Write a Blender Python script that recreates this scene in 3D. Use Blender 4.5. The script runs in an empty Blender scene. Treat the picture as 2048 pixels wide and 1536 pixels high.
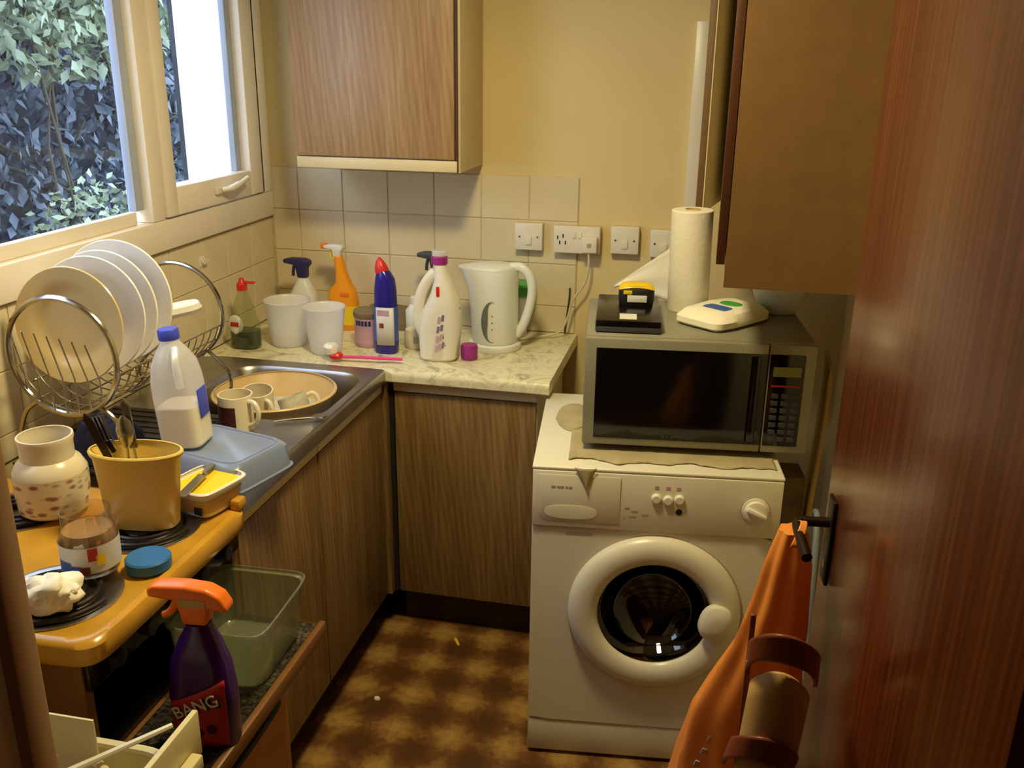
import bpy, bmesh, math, random
from mathutils import Vector, Matrix
random.seed(7)
PI = math.pi
C = bpy.context.scene.collection
SC = bpy.context.scene

# ------------------------------------------------------------------ camera
cam_d = bpy.data.cameras.new('camera'); cam = bpy.data.objects.new('camera', cam_d); C.objects.link(cam)
cam_d.sensor_width = 36.0; cam_d.lens = 36.0 * 1880.0 / 2048.0; cam_d.clip_start = 0.02
RT = Vector((0.97657446, 0.21483780, 0.01212583))
DN = Vector((0.08117243, -0.31561984, -0.94540740))
FW = Vector((-0.19928210, 0.92424501, -0.32566518))
m = Matrix((( RT.x, -DN.x, -FW.x, 0.0), (RT.y, -DN.y, -FW.y, 0.0), (RT.z, -DN.z, -FW.z, 1.775), (0, 0, 0, 1)))
cam.matrix_world = m
SC.camera = cam

# ------------------------------------------------------------------ world and lights
W = bpy.data.worlds.new('world'); SC.world = W; W.use_nodes = True
bg = W.node_tree.nodes['Background']; bg.inputs[0].default_value = (0.78, 0.87, 1.0, 1); bg.inputs[1].default_value = 5.2
ld = bpy.data.lights.new('ceiling_lamp', 'AREA'); ld.shape = 'DISK'; ld.size = 0.26; ld.energy = 21.0; ld.color = (1.0, 0.84, 0.44)
lo_ = bpy.data.objects.new('ceiling_lamp', ld); C.objects.link(lo_); lo_.location = (-0.50, 1.66, 2.33)   # flush round ceiling light, shining down
vs = SC.view_settings
vs.view_transform = 'Standard'; vs.look = 'None'; vs.exposure = 0.22; vs.gamma = 1.0; vs.use_curve_mapping = False

# ------------------------------------------------------------------ materials
def lin(h):
    h = h.lstrip('#'); v = [int(h[i:i+2], 16) / 255 for i in (0, 2, 4)]
    return tuple(c / 12.92 if c <= .04045 else ((c + .055) / 1.055) ** 2.4 for c in v) + (1.0,)
MATS = {}
def base(name):
    m = bpy.data.materials.new(name); m.use_nodes = True
    nt = m.node_tree; return m, nt, nt.nodes['Principled BSDF']
def nd(nt, t, **kw):
    n = nt.nodes.new(t)
    for k, v in kw.items():
        if hasattr(n, k) and k not in n.inputs: setattr(n, k, v)
        else: n.inputs[k].default_value = v
    return n
def coords(nt, scale=(1, 1, 1), kind='Object', rot=(0, 0, 0)):
    tc = nd(nt, 'ShaderNodeTexCoord'); mp = nd(nt, 'ShaderNodeMapping')
    mp.inputs['Scale'].default_value = scale; mp.inputs['Rotation'].default_value = rot
    nt.links.new(tc.outputs[kind], mp.inputs['Vector']); return mp.outputs[0]
def ramp(nt, fac, stops):
    r = nd(nt, 'ShaderNodeValToRGB'); e = r.color_ramp.elements
    while len(e) < len(stops): e.new(0.5)
    for i, (p, c) in enumerate(stops): e[i].position = p; e[i].color = lin(c) if isinstance(c, str) else c
    nt.links.new(fac, r.inputs[0]); return r.outputs[0]
def plain(name, col, rough=0.5, metal=0.0, var=0.06, vscale=9.0, bump=0.0, bscale=60.0, **kw):
    """one colour with faint mottling, so nothing is dead flat"""
    m, nt, b = base(name); c = lin(col)
    n = nd(nt, 'ShaderNodeTexNoise', Scale=vscale, Detail=4.0); nt.links.new(coords(nt), n.inputs['Vector'])
    lo = tuple(x * (1 - var) for x in c[:3]) + (1,); hi = tuple(min(1, x * (1 + var)) for x in c[:3]) + (1,)
    nt.links.new(ramp(nt, n.outputs[0], [(0.3, lo), (0.7, hi)]), b.inputs['Base Color'])
    b.inputs['Roughness'].default_value = rough; b.inputs['Metallic'].default_value = metal
    for k, v in kw.items(): b.inputs[k.replace('_', ' ')].default_value = v
    if bump:
        n2 = nd(nt, 'ShaderNodeTexNoise', Scale=bscale, Detail=3.0); nt.links.new(coords(nt), n2.inputs['Vector'])
        bp = nd(nt, 'ShaderNodeBump', Strength=bump, Distance=0.004)
        nt.links.new(n2.outputs[0], bp.inputs['Height']); nt.links.new(bp.outputs[0], b.inputs['Normal'])
    MATS[name] = m; return m
def wood(name, dark, mid, light, rough=0.45, scale=(38, 38, 1.6), coat=0.0, wave=5.0):
    m, nt, b = base(name)
    v = coords(nt, scale)
    n1 = nd(nt, 'ShaderNodeTexNoise', Scale=1.0, Detail=6.0, Roughness=0.62, Distortion=0.5); nt.links.new(v, n1.inputs['Vector'])
    v2 = coords(nt, (scale[0] / 6, scale[1] / 6, scale[2] * .45))
    w = nd(nt, 'ShaderNodeTexWave', Scale=wave, Distortion=7.0, Detail=2.0); w.inputs['Detail Scale'].default_value = 0.6
    w.bands_direction = 'DIAGONAL'; nt.links.new(v2, w.inputs['Vector'])
    v3 = coords(nt, (scale[0] * 6, scale[1] * 6, scale[2] * 5))
    n3 = nd(nt, 'ShaderNodeTexNoise', Scale=1.0, Detail=2.0); nt.links.new(v3, n3.inputs['Vector'])
    mx = nd(nt, 'ShaderNodeMix', data_type='FLOAT'); mx.inputs[0].default_value = 0.15
    nt.links.new(n1.outputs[0], mx.inputs[2]); nt.links.new(w.outputs[1], mx.inputs[3])
    mx2 = nd(nt, 'ShaderNodeMix', data_type='FLOAT'); mx2.inputs[0].default_value = 0.26
    nt.links.new(mx.outputs[0], mx2.inputs[2]); nt.links.new(n3.outputs[0], mx2.inputs[3])
    nt.links.new(ramp(nt, mx2.outputs[0], [(0.28, dark), (0.5, mid), (0.72, light)]), b.inputs['Base Color'])
    b.inputs['Roughness'].default_value = rough; b.inputs['Coat Weight'].default_value = coat; b.inputs['Coat Roughness'].default_value = 0.18
    MATS[name] = m; return m
def glassy(name, tint, gloss=0.10, haze=0.0, hazecol='#ffffff', rough=0.03, transl=0.0):
    """clear or cloudy sheet: transparent + fresnel gloss (+ cloudy diffuse / translucent share)"""
    m = bpy.data.materials.new(name); m.use_nodes = True; nt = m.node_tree; nt.nodes.clear()
    out = nd(nt, 'ShaderNodeOutputMaterial')
    tr = nd(nt, 'ShaderNodeBsdfTransparent'); tr.inputs[0].default_value = lin(tint)
    gl = nd(nt, 'ShaderNodeBsdfGlossy'); gl.inputs['Roughness'].default_value = rough
    lw = nd(nt, 'ShaderNodeLayerWeight'); lw.inputs[0].default_value = 0.5
    pw = nd(nt, 'ShaderNodeMath', operation='POWER'); pw.inputs[1].default_value = 5.0; nt.links.new(lw.outputs['Facing'], pw.inputs[0])
    ad = nd(nt, 'ShaderNodeMath', operation='MULTIPLY_ADD'); ad.inputs[1].default_value = 0.9; ad.inputs[2].default_value = gloss * .25
    nt.links.new(pw.outputs[0], ad.inputs[0])
    cur = tr.outputs[0]
    if haze > 0:
        df = nd(nt, 'ShaderNodeBsdfDiffuse'); df.inputs[0].default_value = lin(hazecol)
        tl = nd(nt, 'ShaderNodeBsdfTranslucent'); tl.inputs[0].default_value = lin(hazecol)
        mm = nd(nt, 'ShaderNodeMixShader'); mm.inputs[0].default_value = transl
        nt.links.new(df.outputs[0], mm.inputs[1]); nt.links.new(tl.outputs[0], mm.inputs[2])
        m2 = nd(nt, 'ShaderNodeMixShader'); m2.inputs[0].default_value = haze
        nt.links.new(cur, m2.inputs[1]); nt.links.new(mm.outputs[0], m2.inputs[2]); cur = m2.outputs[0]
    m3 = nd(nt, 'ShaderNodeMixShader'); nt.links.new(ad.outputs[0], m3.inputs[0])
    nt.links.new(cur, m3.inputs[1]); nt.links.new(gl.outputs[0], m3.inputs[2]); nt.links.new(m3.outputs[0], out.inputs[0])
    MATS[name] = m; return m

plain('wall_paint', '#dfcb98', 0.85, var=.03, vscale=3, bump=.12, bscale=180)
plain('ceiling_paint', '#eee6cf', 0.9, var=.03)
plain('hall_paint', '#8a7a62', 0.9)
plain('grout', '#cbbd99', 0.9, var=.15, vscale=30)
plain('tile', '#ddcfae', 0.28, var=.05, vscale=7)
plain('window_white', '#f0e6da', 0.35, var=.03)
plain('window_bead', '#a9b2c6', 0.4, var=.05)
plain('white_plastic', '#e6e0d2', 0.32, var=.02)
plain('cream_laminate', '#dccba0', 0.45, var=.04)
plain('gap_dark', '#1a120c', 0.8)
plain('plinth_brown', '#2a190f', 0.5, var=.15)
plain('chrome', '#b9b6ae', 0.16, 1.0, var=.05)
plain('steel', '#aaa7a3', 0.30, 1.0, var=.12, vscale=14)
plain('steel_dull', '#8c887f', 0.38, 1.0, var=.2, vscale=14)
plain('enamel', '#dcd6c2', 0.30, var=.03, vscale=4)
plain('enamel_mark', '#a79f8d', 0.5)
plain('enamel_dirt', '#8f8468', 0.7)
plain('drum_steel', '#3a332c', 0.35, 0.6)
plain('rubber_black', '#0d0c0b', 0.55)
plain('panel_brown', '#70522c', 0.55, var=.08, vscale=20)
plain('edge_darkbrown', '#45240f', 0.45)
plain('bronze', '#33261a', 0.38, 0.7, var=.2)
plain('hob_orange', '#c8942f', 0.24, var=.14, vscale=11)
plain('cooker_brown', '#7a5026', 0.40, var=.12, vscale=9)
plain('coil_black', '#2c2420', 0.32, 0.4, var=.3, vscale=40)
plain('cooker_front', '#a5682c', 0.4, var=.1, vscale=8)
plain('oven_black', '#0c0908', 0.22)
plain('mw_silver', '#8e8b78', 0.38, 0.15, var=.04)
plain('mw_black', '#0a0808', 0.12)
plain('yellow_plastic', '#e6c45e', 0.35, var=.04)
plain('cream_ceramic', '#e6dabb', 0.25, var=.03)
plain('plate_white', '#efe9df', 0.18, var=.02)
plain('plate_tan', '#d6bd86', 0.22, var=.05)
plain('paper', '#f0e9d6', 0.9, var=.03, bump=.25, bscale=90)
plain('blue_lid', '#2f6fae', 0.4, var=.05)
plain('peanut', '#b58a50', 0.5, var=.15, vscale=25)
plain('label_white', '#d8d6d2', 0.5)
plain('label_blue', '#3f63b8', 0.5)
plain('label_red', '#b3261e', 0.5)
plain('label_yellow', '#f0cf1e', 0.5)
plain('butter', '#f2cc1a', 0.5, var=.05, vscale=20)
plain('purple_plastic', '#3b1566', 0.22, var=.05)
plain('orange_plastic', '#f5781e', 0.32, var=.04)
plain('orange_yellow', '#f59c12', 0.35, var=.04)
plain('navy_plastic', '#2b2a5e', 0.35, var=.08)
plain('blue_bottle', '#27208c', 0.20, var=.06)
plain('red_plastic', '#d62a22', 0.35, var=.05)
plain('magenta_plastic', '#9c2a86', 0.35, var=.05)
plain('pink_plastic', '#ee3a8c', 0.35, var=.05)
plain('green_plastic', '#4aa84c', 0.4, var=.05)
plain('green_liquid', '#123018', 0.15, var=.1)
plain('pinkish', '#c99fb0', 0.45, var=.08)
plain('print_violet', '#7d7490', 0.5)
plain('grey_dark', '#3a3d42', 0.4)
plain('grey_gauge', '#6d7370', 0.25)
plain('kettle_white', '#e2e4dc', 0.28, var=.02)
plain('tan_bowl', '#d4b47c', 0.40, var=.07, vscale=12)
plain('foam', '#c9c6b4', 0.5, var=.3, vscale=30)
plain('mug_maroon', '#4e2420', 0.25, var=.2, vscale=40)
plain('milk', '#f3e8cc', 0.4, var=.01)
plain('milk_cap', '#3f4fd0', 0.4, var=.04)
plain('beige_cloth', '#a89a74', 0.9, var=.12, vscale=14, bump=.3, bscale=120)
plain('brown_cloth', '#7d6a4c', 0.9, var=.2, vscale=20)
plain('navy_cloth', '#20264e', 0.9, var=.2, vscale=20, bump=.3, bscale=150)
plain('rubber_mat', '#2a211b', 0.6, var=.3, vscale=50)
plain('cable_white', '#d6cfb8', 0.5)
plain('hose_grey', '#7f8796', 0.5)
plain('cardboard', '#c9ad76', 0.8, var=.1, vscale=12)
plain('box_card', '#e3d8b8', 0.8, var=.03)
plain('cream_plastic', '#ddd09c', 0.4, var=.04)
plain('leather', '#7a3c28', 0.33, var=.12, vscale=18)
plain('tan_panel', '#c09a5c', 0.45, var=.08)
plain('jamb_brown', '#b8906c', 0.45, var=.08)
plain('lcd', '#7c8040', 0.3)
plain('render_white', '#f4f2ee', 0.9, var=.02)
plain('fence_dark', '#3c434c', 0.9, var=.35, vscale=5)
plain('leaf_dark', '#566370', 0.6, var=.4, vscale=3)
plain('earth', '#45443f', 0.95, var=.25, vscale=6)
plain('stem', '#4a4436', 0.9)
plain('leaf_pale', '#88967a', 0.5, var=.25, vscale=3)
plain('leaf_green', '#5a7450', 0.5, var=.3, vscale=3)
plain('tape_yellow', '#e8c514', 0.4)
wood('oak_laminate', '#5c4426', '#7f6238', '#9b7d4e', 0.42)
wood('walnut_laminate', '#846647', '#a0805a', '#b6966e', 0.40)
wood('door_mahogany', '#40190a', '#5c2a12', '#77401e', 0.30, (40, 40, 0.7), coat=0.4)
glassy('window_glass', '#eef3fa', 0.15)
glassy('clear_plastic', '#e4e8da', 0.2, haze=.22, hazecol='#d8d8b8', rough=.15, transl=.4)
glassy('clear_jar', '#f4f0e4', 0.6, haze=.03, hazecol='#ffffff')
glassy('frosted', '#ffffff', 0.2, haze=.72, hazecol='#ffffff', rough=.3, transl=.5)
glassy('blue_frosted', '#d8e4ff', 0.25, haze=.62, hazecol='#b4c2dc', rough=.2, transl=.35)
glassy('milk_plastic', '#ffffff', 0.2, haze=.52, hazecol='#ffffff', rough=.25, transl=.5)
glassy('soap_clear', '#eef0dc', 0.3, haze=.06, hazecol='#c8ccaa')
glassy('drum_glass', '#4a4640', 0.3)
glassy('orange_bag', '#ffb070', 0.15, haze=.95, hazecol='#ffa24c', rough=.28, transl=.15)

def marble():
    m, nt, b = base('marble_laminate')
    v = coords(nt, (1, 1, 1))
    n = nd(nt, 'ShaderNodeTexNoise', Scale=9.0, Detail=7.0, Roughness=.65, Distortion=1.6); nt.links.new(v, n.inputs['Vector'])
    nt.links.new(ramp(nt, n.outputs[0], [(0.30, '#8f8f78'), (0.42, '#cfc6a2'), (0.52, '#e2dab8'), (0.66, '#b9b08a')]), b.inputs['Base Color'])
    b.inputs['Roughness'].default_value = 0.25; MATS['marble_laminate'] = m
marble()
def granite():
    m, nt, b = base('speckled_glass')
    n = nd(nt, 'ShaderNodeTexNoise', Scale=130.0, Detail=3.0); nt.links.new(coords(nt), n.inputs['Vector'])
    n2 = nd(nt, 'ShaderNodeTexNoise', Scale=11.0, Detail=3.0); nt.links.new(coords(nt), n2.inputs['Vector'])
    mx = nd(nt, 'ShaderNodeMix', data_type='FLOAT'); mx.inputs[0].default_value = .45
    nt.links.new(n.outputs[0], mx.inputs[2]); nt.links.new(n2.outputs[0], mx.inputs[3])
    nt.links.new(ramp(nt, mx.outputs[0], [(0.40, '#15120f'), (0.55, '#38322a'), (0.68, '#6b604c')]), b.inputs['Base Color'])
    b.inputs['Roughness'].default_value = 0.22; MATS['speckled_glass'] = m
granite()
def vinyl():
    """brown printed vinyl with rows of soft yellow blotches"""
    m, nt, b = base('floor_vinyl')
    tc = nd(nt, 'ShaderNodeTexCoord')
    nz = nd(nt, 'ShaderNodeTexNoise', Scale=7.0, Detail=3.0); nt.links.new(tc.outputs['Object'], nz.inputs['Vector'])
    ad = nd(nt, 'ShaderNodeMix', data_type='VECTOR'); ad.inputs[0].default_value = 0.0
    nt.links.new(tc.outputs['Object'], ad.inputs[4]); nt.links.new(nz.outputs[1], ad.inputs[5])
    mp = nd(nt, 'ShaderNodeMapping'); mp.inputs['Scale'].default_value = (39.27, 39.27, 39.27); mp.inputs['Location'].default_value = (.234, 2.35, 0)
    nt.links.new(ad.outputs[1], mp.inputs[0])
    sp = nd(nt, 'ShaderNodeSeparateXYZ'); nt.links.new(mp.outputs[0], sp.inputs[0])
    s = []
    for k in (0, 1):
        q = nd(nt, 'ShaderNodeMath', operation='SINE'); nt.links.new(sp.outputs[k], q.inputs[0]); s.append(q)
    mu = nd(nt, 'ShaderNodeMath', operation='ADD'); nt.links.new(s[0].outputs[0], mu.inputs[0]); nt.links.new(s[1].outputs[0], mu.inputs[1])
    n2 = nd(nt, 'ShaderNodeTexNoise', Scale=34.0, Detail=6.0, Roughness=.7); nt.links.new(tc.outputs['Object'], n2.inputs['Vector'])
    q = nd(nt, 'ShaderNodeMath', operation='MULTIPLY_ADD'); q.inputs[1].default_value = .16; q.inputs[2].default_value = .12; nt.links.new(mu.outputs[0], q.inputs[0])
    q2 = nd(nt, 'ShaderNodeMath', operation='MULTIPLY_ADD'); q2.inputs[1].default_value = .8; nt.links.new(n2.outputs[0], q2.inputs[0]); nt.links.new(q.outputs[0], q2.inputs[2])
    nt.links.new(ramp(nt, q2.outputs[0], [(0.30, '#553619'), (0.50, '#6e4823'), (0.66, '#8d6836'), (0.86, '#aa8646')]), b.inputs['Base Color'])
    b.inputs['Roughness'].default_value = 0.38; MATS['floor_vinyl'] = m
vinyl()
def jar_pattern():
    m, nt, b = base('jar_trellis')
    v = coords(nt, (26, 26, 52), rot=(0, 0, 0))
    ck = nd(nt, 'ShaderNodeTexVoronoi', Scale=1.6); nt.links.new(v, ck.inputs['Vector'])
    nt.links.new(ramp(nt, ck.outputs[0], [(0.24, '#94685a'), (0.36, '#c2a88c'), (0.5, '#e4d8ba')]), b.inputs['Base Color'])
    b.inputs['Roughness'].default_value = .3; MATS['jar_trellis'] = m
jar_pattern()

# ------------------------------------------------------------------ mesh helpers
def smooth_mesh(me, ang=40):
    for p in me.polygons: p.use_smooth = True
    try: me.set_sharp_from_angle(angle=math.radians(ang))
    except Exception: pass
def obj(name, bm, mat, parent=None, ang=40):
    me = bpy.data.meshes.new(name)
    if isinstance(bm, bmesh.types.BMesh):
        bmesh.ops.recalc_face_normals(bm, faces=bm.faces[:]); bm.to_mesh(me); bm.free()
    else: me = bm
    if mat is not None and not me.materials: me.materials.append(MATS[mat])
    smooth_mesh(me, ang)
    o = bpy.data.objects.new(name, me); C.objects.link(o)
    if parent is not None: o.parent = parent
    return o
def tag(o, label, cat, group=None):
    o['label'] = label; o['category'] = cat
    if group: o['group'] = group
    return o
def thing(name, label, cat, loc=(0, 0, 0), rotz=0.0, group=None, rot=None):
    o = bpy.data.objects.new(name, None); C.objects.link(o); o.empty_display_size = .05
    o.location = loc; o.rotation_euler = rot if rot else (0, 0, rotz); return tag(o, label, cat, group)
def solo(name, bm, mat, label, cat, loc=(0, 0, 0), rot=(0, 0, 0), group=None, ang=40):
    o = obj(name, bm, mat, None, ang); o.location = loc; o.rotation_euler = rot; return tag(o, label, cat, group)
def struct(name, bm, mat, parent=None):
    o = obj(name, bm, mat, parent)
    if parent is None: o['kind'] = 'structure'
    return o
def copy_part(src, name, parent, loc):
    o = src.copy(); o.name = name; C.objects.link(o); o.parent = parent; o.location = loc; return o
def NB(): return bmesh.new()
def box(bm, x0, x1, y0, y1, z0, z1, bev=0.0, seg=2):
    t = bmesh.new(); bmesh.ops.create_cube(t, size=1.0)
    for v in t.verts:
        v.co = Vector(((x0 + x1) / 2 + v.co.x * (x1 - x0), (y0 + y1) / 2 + v.co.y * (y1 - y0), (z0 + z1) / 2 + v.co.z * (z1 - z0)))
    if bev: bmesh.ops.bevel(t, geom=t.edges[:] , offset=bev, segments=seg, profile=.5, affect='EDGES')
    me = bpy.data.meshes.new('t'); t.to_mesh(me); t.free(); bm.from_mesh(me); bpy.data.meshes.remove(me); return bm
def B(x0, x1, y0, y1, z0, z1, bev=0.0, seg=2): return box(NB(), x0, x1, y0, y1, z0, z1, bev, seg)
def skin_rings(bm, rings, closed_loop=True, cap0=True, cap1=True):
    vs = [[bm.verts.new(p) for p in r] for r in rings]; n = len(vs[0])
    for a, b in zip(vs[:-1], vs[1:]):
        for i in range(n if closed_loop else n - 1):
            j = (i + 1) % n; bm.faces.new((a[i], a[j], b[j], b[i]))
    if closed_loop:
        if cap0: bm.faces.new(vs[0][::-1])
        if cap1: bm.faces.new(vs[-1])
    return bm
def sup(c, s, p):
    return (math.copysign(abs(c) ** (2.0 / p), c), math.copysign(abs(s) ** (2.0 / p), s))
def loft(bm, secs, n=32, cap0=True, cap1=True):
    """secs: (cx, cy, z, rx, ry[, p]) horizontal super-ellipse sections"""
    rings = []
    for s in secs:
        cx, cy, z, rx, ry = s[:5]; p = s[5] if len(s) > 5 else 2.0
        r = []
        for i in range(n):
            a = 2 * PI * (i + .5) / n; c, q = sup(math.cos(a), math.sin(a), p); r.append((cx + rx * c, cy + ry * q, z))
        rings.append(r)
    return skin_rings(bm, rings, True, cap0, cap1)
def lathe(bm, prof, n=32, cap0=True, cap1=True):
    return loft(bm, [(0, 0, z, r, r) for r, z in prof], n, cap0, cap1)
def shell(bm, outer, t=0.003, n=32, floor=0.004):
    """open vessel of lathe/loft sections with wall thickness t"""
    inner = [(s[0], s[1], s[2] + (floor if i == 0 else 0), s[3] - t, s[4] - t) + tuple(s[5:]) for i, s in enumerate(outer)]
    return loft(bm, list(outer) + inner[::-1], n, True, True)
def crom(pts, k=6):
    P = [Vector(p) for p in pts]; out = []
    for i in range(len(P) - 1):
        a = P[max(0, i - 1)]; b = P[i]; c = P[i + 1]; d = P[min(len(P) - 1, i + 2)]
        for j in range(k):
            t = j / k
            out.append(.5 * ((2 * b) + (c - a) * t + (2 * a - 5 * b + 4 * c - d) * t * t + (3 * b - a - 3 * c + d) * t ** 3))
    out.append(P[-1]); return out
def tube(bm, pts, r, n=8, closed=False, flat=1.0):
    P = [Vector(p) for p in pts]; N = len(P); rings = []
    up = Vector((0, 0, 1)); prev = None
    for i in range(N):
        a = P[(i - 1) % N] if closed or i > 0 else P[i]; b = P[(i + 1) % N] if closed or i < N - 1 else P[i]
        t = (b - a).normalized()
        if prev is None:
            u = up.cross(t)
            if u.length < .05: u = Vector((1, 0, 0)).cross(t)
            u.normalize()
        else:
            u = prev - t * prev.dot(t); u.normalize()
        prev = u; w = t.cross(u)
        rr = r[i] if isinstance(r, (list, tuple)) else r
        rings.append([P[i] + u * (rr * math.cos(2 * PI * k / n)) + w * (rr * flat * math.sin(2 * PI * k / n)) for k in range(n)])
    if closed: rings.append(rings[0]); return skin_rings(bm, rings, True, False, False)
    return skin_rings(bm, rings)
def circ(c, r, n=40, plane='xz', a0=0, a1=2 * PI):
    full = abs(a1 - a0 - 2 * PI) < 1e-6; out = []
    for i in range(n if full else n + 1):
        a = a0 + (a1 - a0) * i / n; u, w = r * math.cos(a), r * math.sin(a)
        out.append({'xz': (c[0] + u, c[1], c[2] + w), 'xy': (c[0] + u, c[1] + w, c[2]), 'yz': (c[0], c[1] + u, c[2] + w)}[plane])
    return out
def prism(bm, pts, y0, y1, bev=0.0, seg=2):
    """outline in x,z extruded along y"""
    t = bmesh.new(); a = [t.verts.new((p[0], y0, p[1])) for p in pts]; b = [t.verts.new((p[0], y1, p[1])) for p in pts]; n = len(pts)
    t.faces.new(a); t.faces.new(b[::-1])
    for i in range(n): t.faces.new((a[i], b[i], b[(i + 1) % n], a[(i + 1) % n]))
    bmesh.ops.recalc_face_normals(t, faces=t.faces[:])
    if bev: bmesh.ops.bevel(t, geom=t.edges[:], offset=bev, segments=seg, profile=.5, affect='EDGES')
    me = bpy.data.meshes.new('t'); t.to_mesh(me); t.free(); bm.from_mesh(me); bpy.data.meshes.remove(me); return bm
def xf(bm, M):
    bmesh.ops.transform(bm, matrix=M, verts=bm.verts[:]); return bm
def rot_lathe_y(bm):   # lathe axis z -> -y (faces the front)
    return xf(bm, Matrix.Rotation(PI / 2, 4, 'X'))
def text_mesh(s, size, depth=0.0006, shear=0.0):
    cu = bpy.data.curves.new('txt', 'FONT'); cu.body = s; cu.size = size; cu.extrude = depth; cu.align_x = 'CENTER'; cu.align_y = 'CENTER'; cu.shear = shear; cu.resolution_u = 3
    o = bpy.data.objects.new('txt', cu); C.objects.link(o)
    me = bpy.data.meshes.new_from_object(o.evaluated_get(bpy.context.evaluated_depsgraph_get()))
    bpy.data.objects.remove(o); bpy.data.curves.remove(cu); me.materials.clear(); return me
def noise(p, s=1.0, k=0):
    from mathutils import noise as nn
    return nn.noise(Vector(p) * s + Vector((k * 17.3, k * 5.1, k * 9.7)))
def jitter(bm, amp, s, k=0, axes=(1, 1, 1)):
    for v in bm.verts:
        c = v.co.copy()
        v.co += Vector((noise(c, s, k) * axes[0], noise(c, s, k + 1) * axes[1], noise(c, s, k + 2) * axes[2])) * amp
    return bm
def grid(bm, nx, ny, f):
    V = [[bm.verts.new(f(i / nx, j / ny)) for j in range(ny + 1)] for i in range(nx + 1)]
    for i in range(nx):
        for j in range(ny): bm.faces.new((V[i][j], V[i + 1][j], V[i + 1][j + 1], V[i][j + 1]))
    return bm
def thicken(o, t, off=0.0):
    s = o.modifiers.new('thickness', 'SOLIDIFY'); s.thickness = t; s.offset = off; return o

XL, XR, YB, ZC = -1.53, 0.42, 3.05, 2.36     # left, right, back, ceiling
YF = 0.70                                    # kitchen side of the doorway wall
WT = 0.90                                    # worktop height

# ================================================================== SETTING
struct('floor', B(XL - .1, XR + .9, -1.6, YB + .1, -.06, 0.0), 'floor_vinyl')
struct('ceiling', B(XL - .1, XR + .9, -1.6, YB + .1, ZC, ZC + .08), 'ceiling_paint')
wb = struct('wall_back', B(XL - .1, XR + .1, YB, YB + .12, 0, ZC), 'wall_paint')
wr = struct('wall_right', B(XR, XR + .12, YF - .1, YB, 0, ZC), 'wall_paint')
# left wall around the window opening
WY0, WY1, WZ0, WZ1 = 0.95, 3.035, 1.255, 2.26
bm = NB(); box(bm, XL - .12, XL, YF - .1, YB, 0, WZ0); box(bm, XL - .12, XL, YF - .1, YB, WZ1, ZC)
box(bm, XL - .12, XL, YF - .1, WY0, WZ0, WZ1); box(bm, XL - .12, XL, WY1, YB, WZ0, WZ1)
wl = struct('wall_left', bm, 'wall_paint')
# doorway wall: pieces left, right and above the opening
bm = NB(); box(bm, XL - .1, -.75, YF - .1, YF, 0, ZC); box(bm, .36, XR + .9, YF - .1, YF, 0, ZC); box(bm, -.75, .36, YF - .1, YF, 2.06, ZC)
struct('wall_front', bm, 'hall_paint')
# hall behind the camera
struct('wall_hall_left', B(-1.10, -1.0, -1.6, YF - .1, 0, ZC), 'hall_paint')
struct('wall_hall_right', B(1.0, 1.1, -1.6, YF - .1, 0, ZC), 'hall_paint')
struct('wall_hall_back', B(-1.1, 1.1, -1.7, -1.6, 0, ZC), 'hall_paint')
# door lining on the left of the doorway: moulded jamb
bm = NB(); box(bm, -.75, -.672, YF - .115, YF + .012, 0, 2.06, .004); box(bm, -.69, -.657, YF - .02, YF + .016, 0, 2.06, .004)
struct('trim_1', bm, 'jamb_brown')
bm = NB(); box(bm, .305, .36, YF - .11, YF + .02, 0, 2.06, .004)
struct('trim_2', bm, 'edge_darkbrown')

# wall tiles, each its own piece
def tiled(parent, u0, u1, z0, z1, tw, th, side, anchor, ztop):
    cache = {}
    g = 0.0016
    cols = []; u = anchor
    while u - tw > u0 - tw + 1e-4:
        a, b = max(u0, u - tw), min(u1, u)
        if b - a > .012: cols.append((a, b))
        u -= tw
    rows = []; z = ztop
    while z > z0 + 1e-4:
        a = max(z0, z - th)
        if z - a > .012: rows.append((a, z))
        z -= th
    for a, b in cols:
        for c, d in rows:
            key = (round(b - a, 3), round(d - c, 3))
            if key not in cache:
                w, h = (b - a) / 2 - g, (d - c) / 2 - g
                cache[key] = B(-w, w, -.004, 0, -h, h, .0014, 1) if side == 'back' else B(0, .004, -w, w, -h, h, .0014, 1)
                o = obj('tile', cache[key], 'tile', parent, 30); cache[key] = o.data
            else:
                o = bpy.data.objects.new('tile', cache[key]); C.objects.link(o); o.parent = parent
            o.location = ((a + b) / 2, YB - .003, (c + d) / 2) if side == 'back' else (XL + .003, (a + b) / 2, (c + d) / 2)
gb = obj('grout_bed', B(XL, -.443, YB - .004, YB, WT, 1.42), 'grout', wb)
tiled(wb, XL + .012, -.443, WT, 1.42, .1625, .1425, 'back', -.443, 1.42)
gl = obj('grout_bed', B(XL, XL + .004, .96, YB - .004, WT, 1.248), 'grout', wl)
tiled(wl, 1.0, YB - .01, WT, 1.248, .1625, .1425, 'left', YB - .01, 1.248)

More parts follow.
